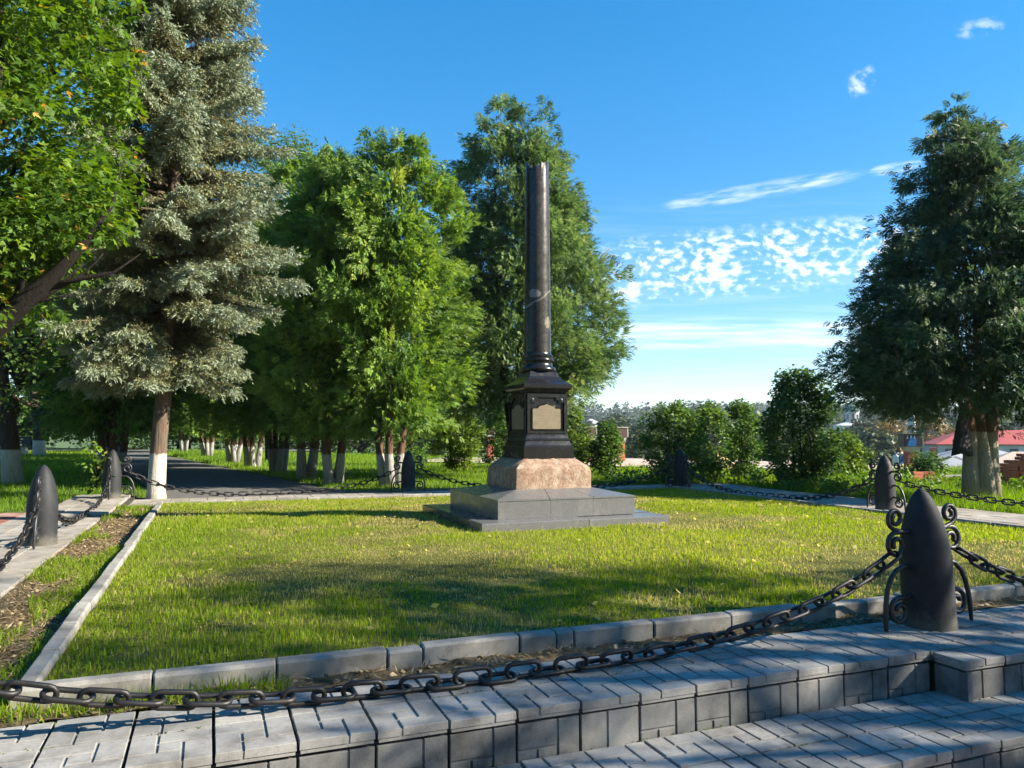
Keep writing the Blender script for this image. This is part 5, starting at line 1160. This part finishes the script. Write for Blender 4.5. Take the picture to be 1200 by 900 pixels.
# ------------------------------------------------------------------ town in the valley
def wallmat(n, c): return mat_solid(n, c, .9, .12, .6, coords='world')
M['w_white'] = wallmat('white plaster', (.48, .48, .47)); M['w_yellow'] = wallmat('pale yellow plaster', (.42, .36, .25)); M['w_blue'] = wallmat('bluish white wall', (.40, .44, .48)); M['roof_red'] = wallmat('red metal roof', (.30, .045, .045)); M['roof_grey'] = wallmat('grey sheet roof', (.30, .31, .32)); M['roof_tan'] = wallmat('tan roof', (.44, .34, .27)); M['glass'] = mat_solid('dark window glass', (.03, .04, .055), .12, .2, 2); M['green'] = wallmat('green dome', (.12, .24, .18)); M['gold'] = mat_solid('gold cross', (.6, .42, .10), .3, .1, 4, metal=.8)
def house(name, label, x, y, ztop, zeave, w, d, rz, wm, rm, storeys, ncol, hip=True, chim=0):
    zb = float(terrain_h(x, y)) - .3; t = thing(name, label, 'house', (x, y, zb), rz); H = zeave - zb; Rr = ztop - zb
    mb = MB(); mb.box(-w / 2, w / 2, -d / 2, d / 2, 0, H); link('wall', mb.mesh('wall'), M[wm], t)
    o_ = .5; ex = d / 2 if hip else 0; mb = MB(); v = [(-w / 2 - o_, -d / 2 - o_, H), (w / 2 + o_, -d / 2 - o_, H), (w / 2 + o_, d / 2 + o_, H), (-w / 2 - o_, d / 2 + o_, H), (-w / 2 + ex - (0 if hip else o_), 0, Rr), (w / 2 - ex + (0 if hip else o_), 0, Rr)]
    v += [(a, b, c - .15) for a, b, c in v[:4]]
    mb.add(v, [(0, 1, 5, 4), (2, 3, 4, 5), (6, 7, 1, 0), (7, 8, 2, 1), (8, 9, 3, 2), (9, 6, 0, 3), (9, 8, 7, 6)], [(1, 2, 5), (3, 0, 4)]); rf = link('roof', mb.mesh('roof'), M[rm], t)
    for c in range(chim):
        mb = MB(); xx = -w * .25 + c * w * .4; mb.box(xx, xx + .6, .3, .9, H + (Rr - H) * .4, Rr + .7); link('chimney', mb.mesh('chimney'), M['brick'], rf)
    sh = H / storeys
    for s in range(storeys):
        for k in range(ncol):
            xx = -w / 2 + w * (k + .5) / ncol; z0 = s * sh + sh * .34; mb = MB(); mb.box(xx - .75, xx + .75, -d / 2 - .10, -d / 2 - .001, z0 - .12, z0 + sh * .50); f_ = link('window', mb.mesh('window'), M['w_white'], t)
            mb = MB()
            mb.box(xx - .6, xx + .6, -d / 2 - .12, -d / 2 - .101, z0, z0 + sh * .44); link('pane', mb.mesh('pane'), M['glass'], f_)
        for k in range(max(1, int(d / 5))):
            yy = -d / 2 + d * (k + .5) / max(1, int(d / 5)); z0 = s * sh + sh * .34
            for sx in (-1, 1):
                mb = MB(); mb.box(min(sx * (w / 2 + .001), sx * (w / 2 + .1)), max(sx * (w / 2 + .001), sx * (w / 2 + .1)), yy - .7, yy + .7, z0 - .12, z0 + sh * .5); f_ = link('window', mb.mesh('window'), M['w_white'], t)
                mb = MB(); mb.box(min(sx * (w / 2 + .101), sx * (w / 2 + .12)), max(sx * (w / 2 + .101), sx * (w / 2 + .12)), yy - .55, yy + .55, z0, z0 + sh * .44); link('pane', mb.mesh('pane'), M['glass'], f_)
    return t
def at(px, Y): return (px - 600) / 892 * Y
house('town_house', 'white two-storey house with a bright red hipped roof', at(1178, 120), 122, 1.5, -.7, 21, 11, R(-12), 'w_white', 'roof_red', 2, 7, True, 0)
house('town_house', 'low white house with a pale grey sheet roof', at(1122, 66), 67, -.95, -2.6, 7.0, 7.5, R(-28), 'w_blue', 'roof_grey', 1, 4, True, 1)
house('town_house', 'pale yellow house with a tan roof beside the brick pile', at(1218, 58), 60, -.4, -2.2, 9.5, 8, R(-20), 'w_yellow', 'roof_tan', 1, 5, True, 0)
house('town_house', 'white house with a pale roof glimpsed behind the triple trunk', at(1162, 85), 88, -.4, -2.0, 9, 8, R(-15), 'w_blue', 'roof_grey', 1, 4, True, 1)
house('town_house', 'long white building below the church', at(1026, 215), 218, 2.7, 1.4, 5.5, 9, R(-10), 'w_white', 'roof_grey', 2, 3, False, 0)
house('town_house', 'white house with a steep gable among the autumn trees', at(1060, 185), 188, 5.6, 2.2, 5.0, 8, R(62), 'w_blue', 'roof_grey', 2, 3, False, 0)
house('town_house', 'pale-roofed house on the far wooded slope', at(692, 420), 420, 8.6, 5.8, 10, 8, R(20), 'w_white', 'roof_grey', 2, 4, True, 0)
house('town_house', 'blue-grey roofed house on the far slope by the red roof', at(1115, 240), 242, 3.2, 1.2, 9, 8, R(10), 'w_blue', 'roof_grey', 2, 3, True, 0)
def church():
    x, y = at(998, 240), 240; zb = float(terrain_h(x, y)) - .3; t = thing('church', 'white church with a green dome and cross above the trees', 'church', (x, y, zb), R(-15)); e = 1.1 - zb + .0
    mb = MB(); mb.box(-5, 6, -4, 4, 0, e + 2.2); link('nave', mb.mesh('nave'), M['w_white'], t)
    mb = MB(); mb.add([(-5.3, -4.3, e + 2.2), (6.3, -4.3, e + 2.2), (6.3, 4.3, e + 2.2), (-5.3, 4.3, e + 2.2), (-1, -1, e + 3.8), (2, -1, e + 3.8), (2, 1, e + 3.8), (-1, 1, e + 3.8)], [(0, 1, 5, 4), (1, 2, 6, 5), (2, 3, 7, 6), (3, 0, 4, 7), (4, 5, 6, 7), (3, 2, 1, 0)]); link('roof', mb.mesh('roof'), M['w_white'], t)
    mb = MB(); mb.lathe([(2.1, e + 3.0), (2.1, e + 6.2), (2.3, e + 6.3), (2.3, e + 6.5)], 16); dr = link('drum', mb.mesh('drum'), M['w_white'], t)
    for k in range(8):
        a = k * math.pi / 4; mb = MB(); mb.box(-.35, .35, -.08, .08, e + 4.0, e + 5.7, lambda p, a=a: Vector((p.x * math.cos(a) - (p.y + 2.12) * math.sin(a), p.x * math.sin(a) + (p.y + 2.12) * math.cos(a), p.z))); link('window', mb.mesh('window'), M['glass'], dr)
    mb = MB(); mb.lathe([(2.35, e + 6.5), (2.3, e + 7.1), (1.9, e + 7.9), (1.1, e + 8.5), (.45, e + 8.8), (.42, e + 9.3), (.55, e + 9.6), (.3, e + 10.0), (.05, e + 10.3)], 16); link('dome', mb.mesh('dome', True), M['green'], t)
    mb = MB(); mb.box(-.07, .07, -.07, .07, e + 10.2, e + 12.2); mb.box(-.5, .5, -.07, .07, e + 11.4, e + 11.55); link('cross', mb.mesh('cross'), M['gold'], t)
church()
def mast():
    x, y = at(1069, 150), 150; zb = float(terrain_h(x, y)); t = thing('white_mast', 'tall white chimney mast behind the emblem pillar', 'mast', (x, y, zb))
    mb = MB(); mb.lathe([(.55, 0), (.5, 6), (.42, 7.0 - zb), (.5, 7.05 - zb), (.5, 7.3 - zb)], 12); link('shaft', mb.mesh('shaft'), M['w_white'], t)
mast()

# ------------------------------------------------------------------ trees of the valley and the wooded slope
def far_crown(seed, n, per, L, R_, h, kind=0):
    g = random.Random(seed); c = []
    for _ in range(n):
        t = g.random(); a = g.uniform(0, 6.28); pr = (math.sin(math.pi * (.1 + .86 * t)) ** .6) if kind == 0 else (1.02 - t) ** .8; r_ = R_ * pr * math.sqrt(g.uniform(.2, 1)); c.append((math.cos(a) * r_, math.sin(a) * r_, h * (.12 + .88 * t)))
    V, Q, C = leaf_cloud(c, R_ * .26, per, L, 1, .5, .8, .2, .3, .8); return mesh_np('crown', V, Q, None, C)
FC = {'far': [far_crown(k, 60, 34, .62, 3.2, 8.5) for k in range(3)] + [far_crown(9, 60, 34, .5, 2.0, 10, 1)], 'autumn': [far_crown(40 + k, 55, 34, .55, 3.0, 7.5) for k in range(2)]}
for k, L_ in FC.items():
    for m_ in L_: m_.materials.append(M[k])
fm = MB(); fm.tube([(0, 0, -.5), (0, 0, 2), (.1, .1, 5)], [.28, .2, .08], 7); FT = fm.mesh('trunk', True); FT.materials.append(M['bark_dark'])
def valley_tree(x, y, top, kind, i, lab, grp, wide=1.0):
    zb = float(terrain_h(x, y)) - .2; t = thing('valley_tree', lab, 'tree', (x, y, zb), i * 1.7, grp); cr = FC[kind][i % len(FC[kind])]; h = max(2.5, top - zb)
    hh = max(v.co.z for v in [cr.vertices[0]]) if False else (10 if kind == 'far' and i % 4 == 3 else 8.5 if kind == 'far' else 7.5); s = h / hh; t.scale = (s * wide, s * wide, s)
    link('trunk', FT, None, t); link('crown', cr, None, t)
gv = random.Random(21)
# (px, top y in photo, distance, kind, width)
vt = [(1012, 492, 150, 'far', 1), (1035, 497, 120, 'autumn', .9), (1046, 490, 170, 'autumn', .8), (1090, 492, 130, 'autumn', 1), (1025, 505, 90, 'far', 1), (1000, 502, 105, 'far', 1), (1022, 474, 300, 'far', 1.1), (1040, 478, 280, 'far', 1), (1078, 482, 260, 'far', 1), (1100, 486, 210, 'far', 1), (1130, 490, 230, 'far', 1), (1160, 488, 220, 'far', 1), (1190, 492, 200, 'far', 1),
      (975, 505, 100, 'far', 1), (955, 500, 130, 'far', 1), (930, 498, 120, 'far', 1), (905, 497, 125, 'far', 1), (893, 492, 170, 'autumn', .9), (880, 500, 95, 'far', 1), (850, 495, 140, 'far', 1), (842, 505, 85, 'far', 1), (835, 488, 210, 'far', 1), (815, 490, 180, 'far', 1), (800, 500, 90, 'far', 1), (770, 495, 120, 'far', 1), (745, 497, 100, 'far', 1), (722, 490, 150, 'far', 1.1), (705, 495, 120, 'far', 1), (680, 498, 95, 'far', 1), (660, 492, 130, 'far', 1), (640, 490, 120, 'far', 1), (560, 480, 110, 'far', 1), (530, 478, 120, 'far', 1), (500, 480, 100, 'far', 1), (590, 482, 130, 'far', 1), (615, 485, 140, 'far', 1), (1015, 528, 50, 'far', .9), (958, 522, 52, 'far', 1), (905, 520, 55, 'far', 1), (855, 522, 50, 'far', 1), (822, 520, 48, 'far', 1), (705, 518, 60, 'far', 1)]
for i, (px, py, Y, kd, wd_) in enumerate(vt):
    valley_tree(at(px, Y), Y, 1.1 - (py - 507) / 892 * Y, kd, i, 'golden autumn tree in the valley below the park' if kd == 'autumn' else 'green tree in the valley below the park', 'golden valley trees' if kd == 'autumn' else 'green valley trees', wd_)
def far_wood():
    c = []; rr = []
    for _ in range(2600):
        Y = rng.uniform(330, 1000); X = Y * rng.uniform(-.5, .95); q = .8 * Y + .6 * X
        if q < 330: continue
        z = float(terrain_h(X, Y)); h = rng.uniform(9, 17); w_ = rng.uniform(2.6, 5)
        for k in range(4): c.append((X + rng.normal(0, w_ * .4), Y + rng.normal(0, w_ * .4), z + h * (.25 + .22 * k))); rr.append(w_ * (1.15 - .22 * k))
    V, Q, C = leaf_cloud(c, np.array(rr), 11, 2.6, 1, .42, .9, .2, .4, .85)
    tag(link('far_wood', mesh_np('far wood', V, Q, None, C), M['far']), 'distant woodland covering the slope on the horizon', 'woodland', kind='stuff')
far_wood()

# ------------------------------------------------------------------ benches by the far road
def bench(x, y, rz, label):
    t = thing('park_bench', label, 'bench', (x, y, -.02), rz, 'benches by the far road')
    for s in (-.8, .8):
        mb = MB(); mb.box(s - .06, s + .06, -.25, .25, 0, .42); link('leg', mb.mesh('leg'), M['concrete'], t)
    for k in range(4): mb = MB(); mb.bbox(-1, 1, -.25 + k * .13, -.14 + k * .13, .421, .46, .004); link('seat_slat', mb.mesh('seat slat'), M['cloth'], t)
    for k in range(3): mb = MB(); mb.bbox(-1, 1, .26 + k * .02, .30 + k * .02, .52 + k * .14, .63 + k * .14, .004); link('back_slat', mb.mesh('back slat'), M['cloth'], t)
bench(-25.6, 39.2, R(-28), 'dark park bench beside the pale litter bin'); bench(-28.6, 40.0, R(-28), 'dark park bench at the road edge beyond the shaded lawn')
t = thing('litter_bin', 'pale concrete litter bin between the dark benches', 'bin', (-26.9, 39.3, -.02)); mb = MB(); mb.lathe([(.2, 0), (.24, .05), (.27, .6), (.25, .62), (.22, .6)], 14); link('bin_body', mb.mesh('bin'), M['w_blue'], t); mb = MB(); mb.lathe([(.28, .621), (.28, .66), (.2, .68)], 14); link('rim', mb.mesh('rim'), M['cloth'], t)

# ------------------------------------------------------------------ air
def haze():
    mb = MB(); mb.box(-1500, 1700, -250, 1250, -14, 62); o = link('haze', mb.mesh('haze')); m = bpy.data.materials.new('thin air'); m.use_nodes = True; nt = m.node_tree; nt.nodes.remove(nt.nodes['Principled BSDF'])
    v = nt.nodes.new('ShaderNodeVolumePrincipled'); v.inputs['Color'].default_value = (.72, .84, 1, 1); v.inputs['Density'].default_value = HAZE; v.inputs['Anisotropy'].default_value = .2
    nt.links.new(v.outputs[0], nt.nodes['Material Output'].inputs['Volume']); o.data.materials.append(m); tag(o, 'thin bluish air over the valley', 'haze', kind='stuff')
HAZE = .00022
haze()
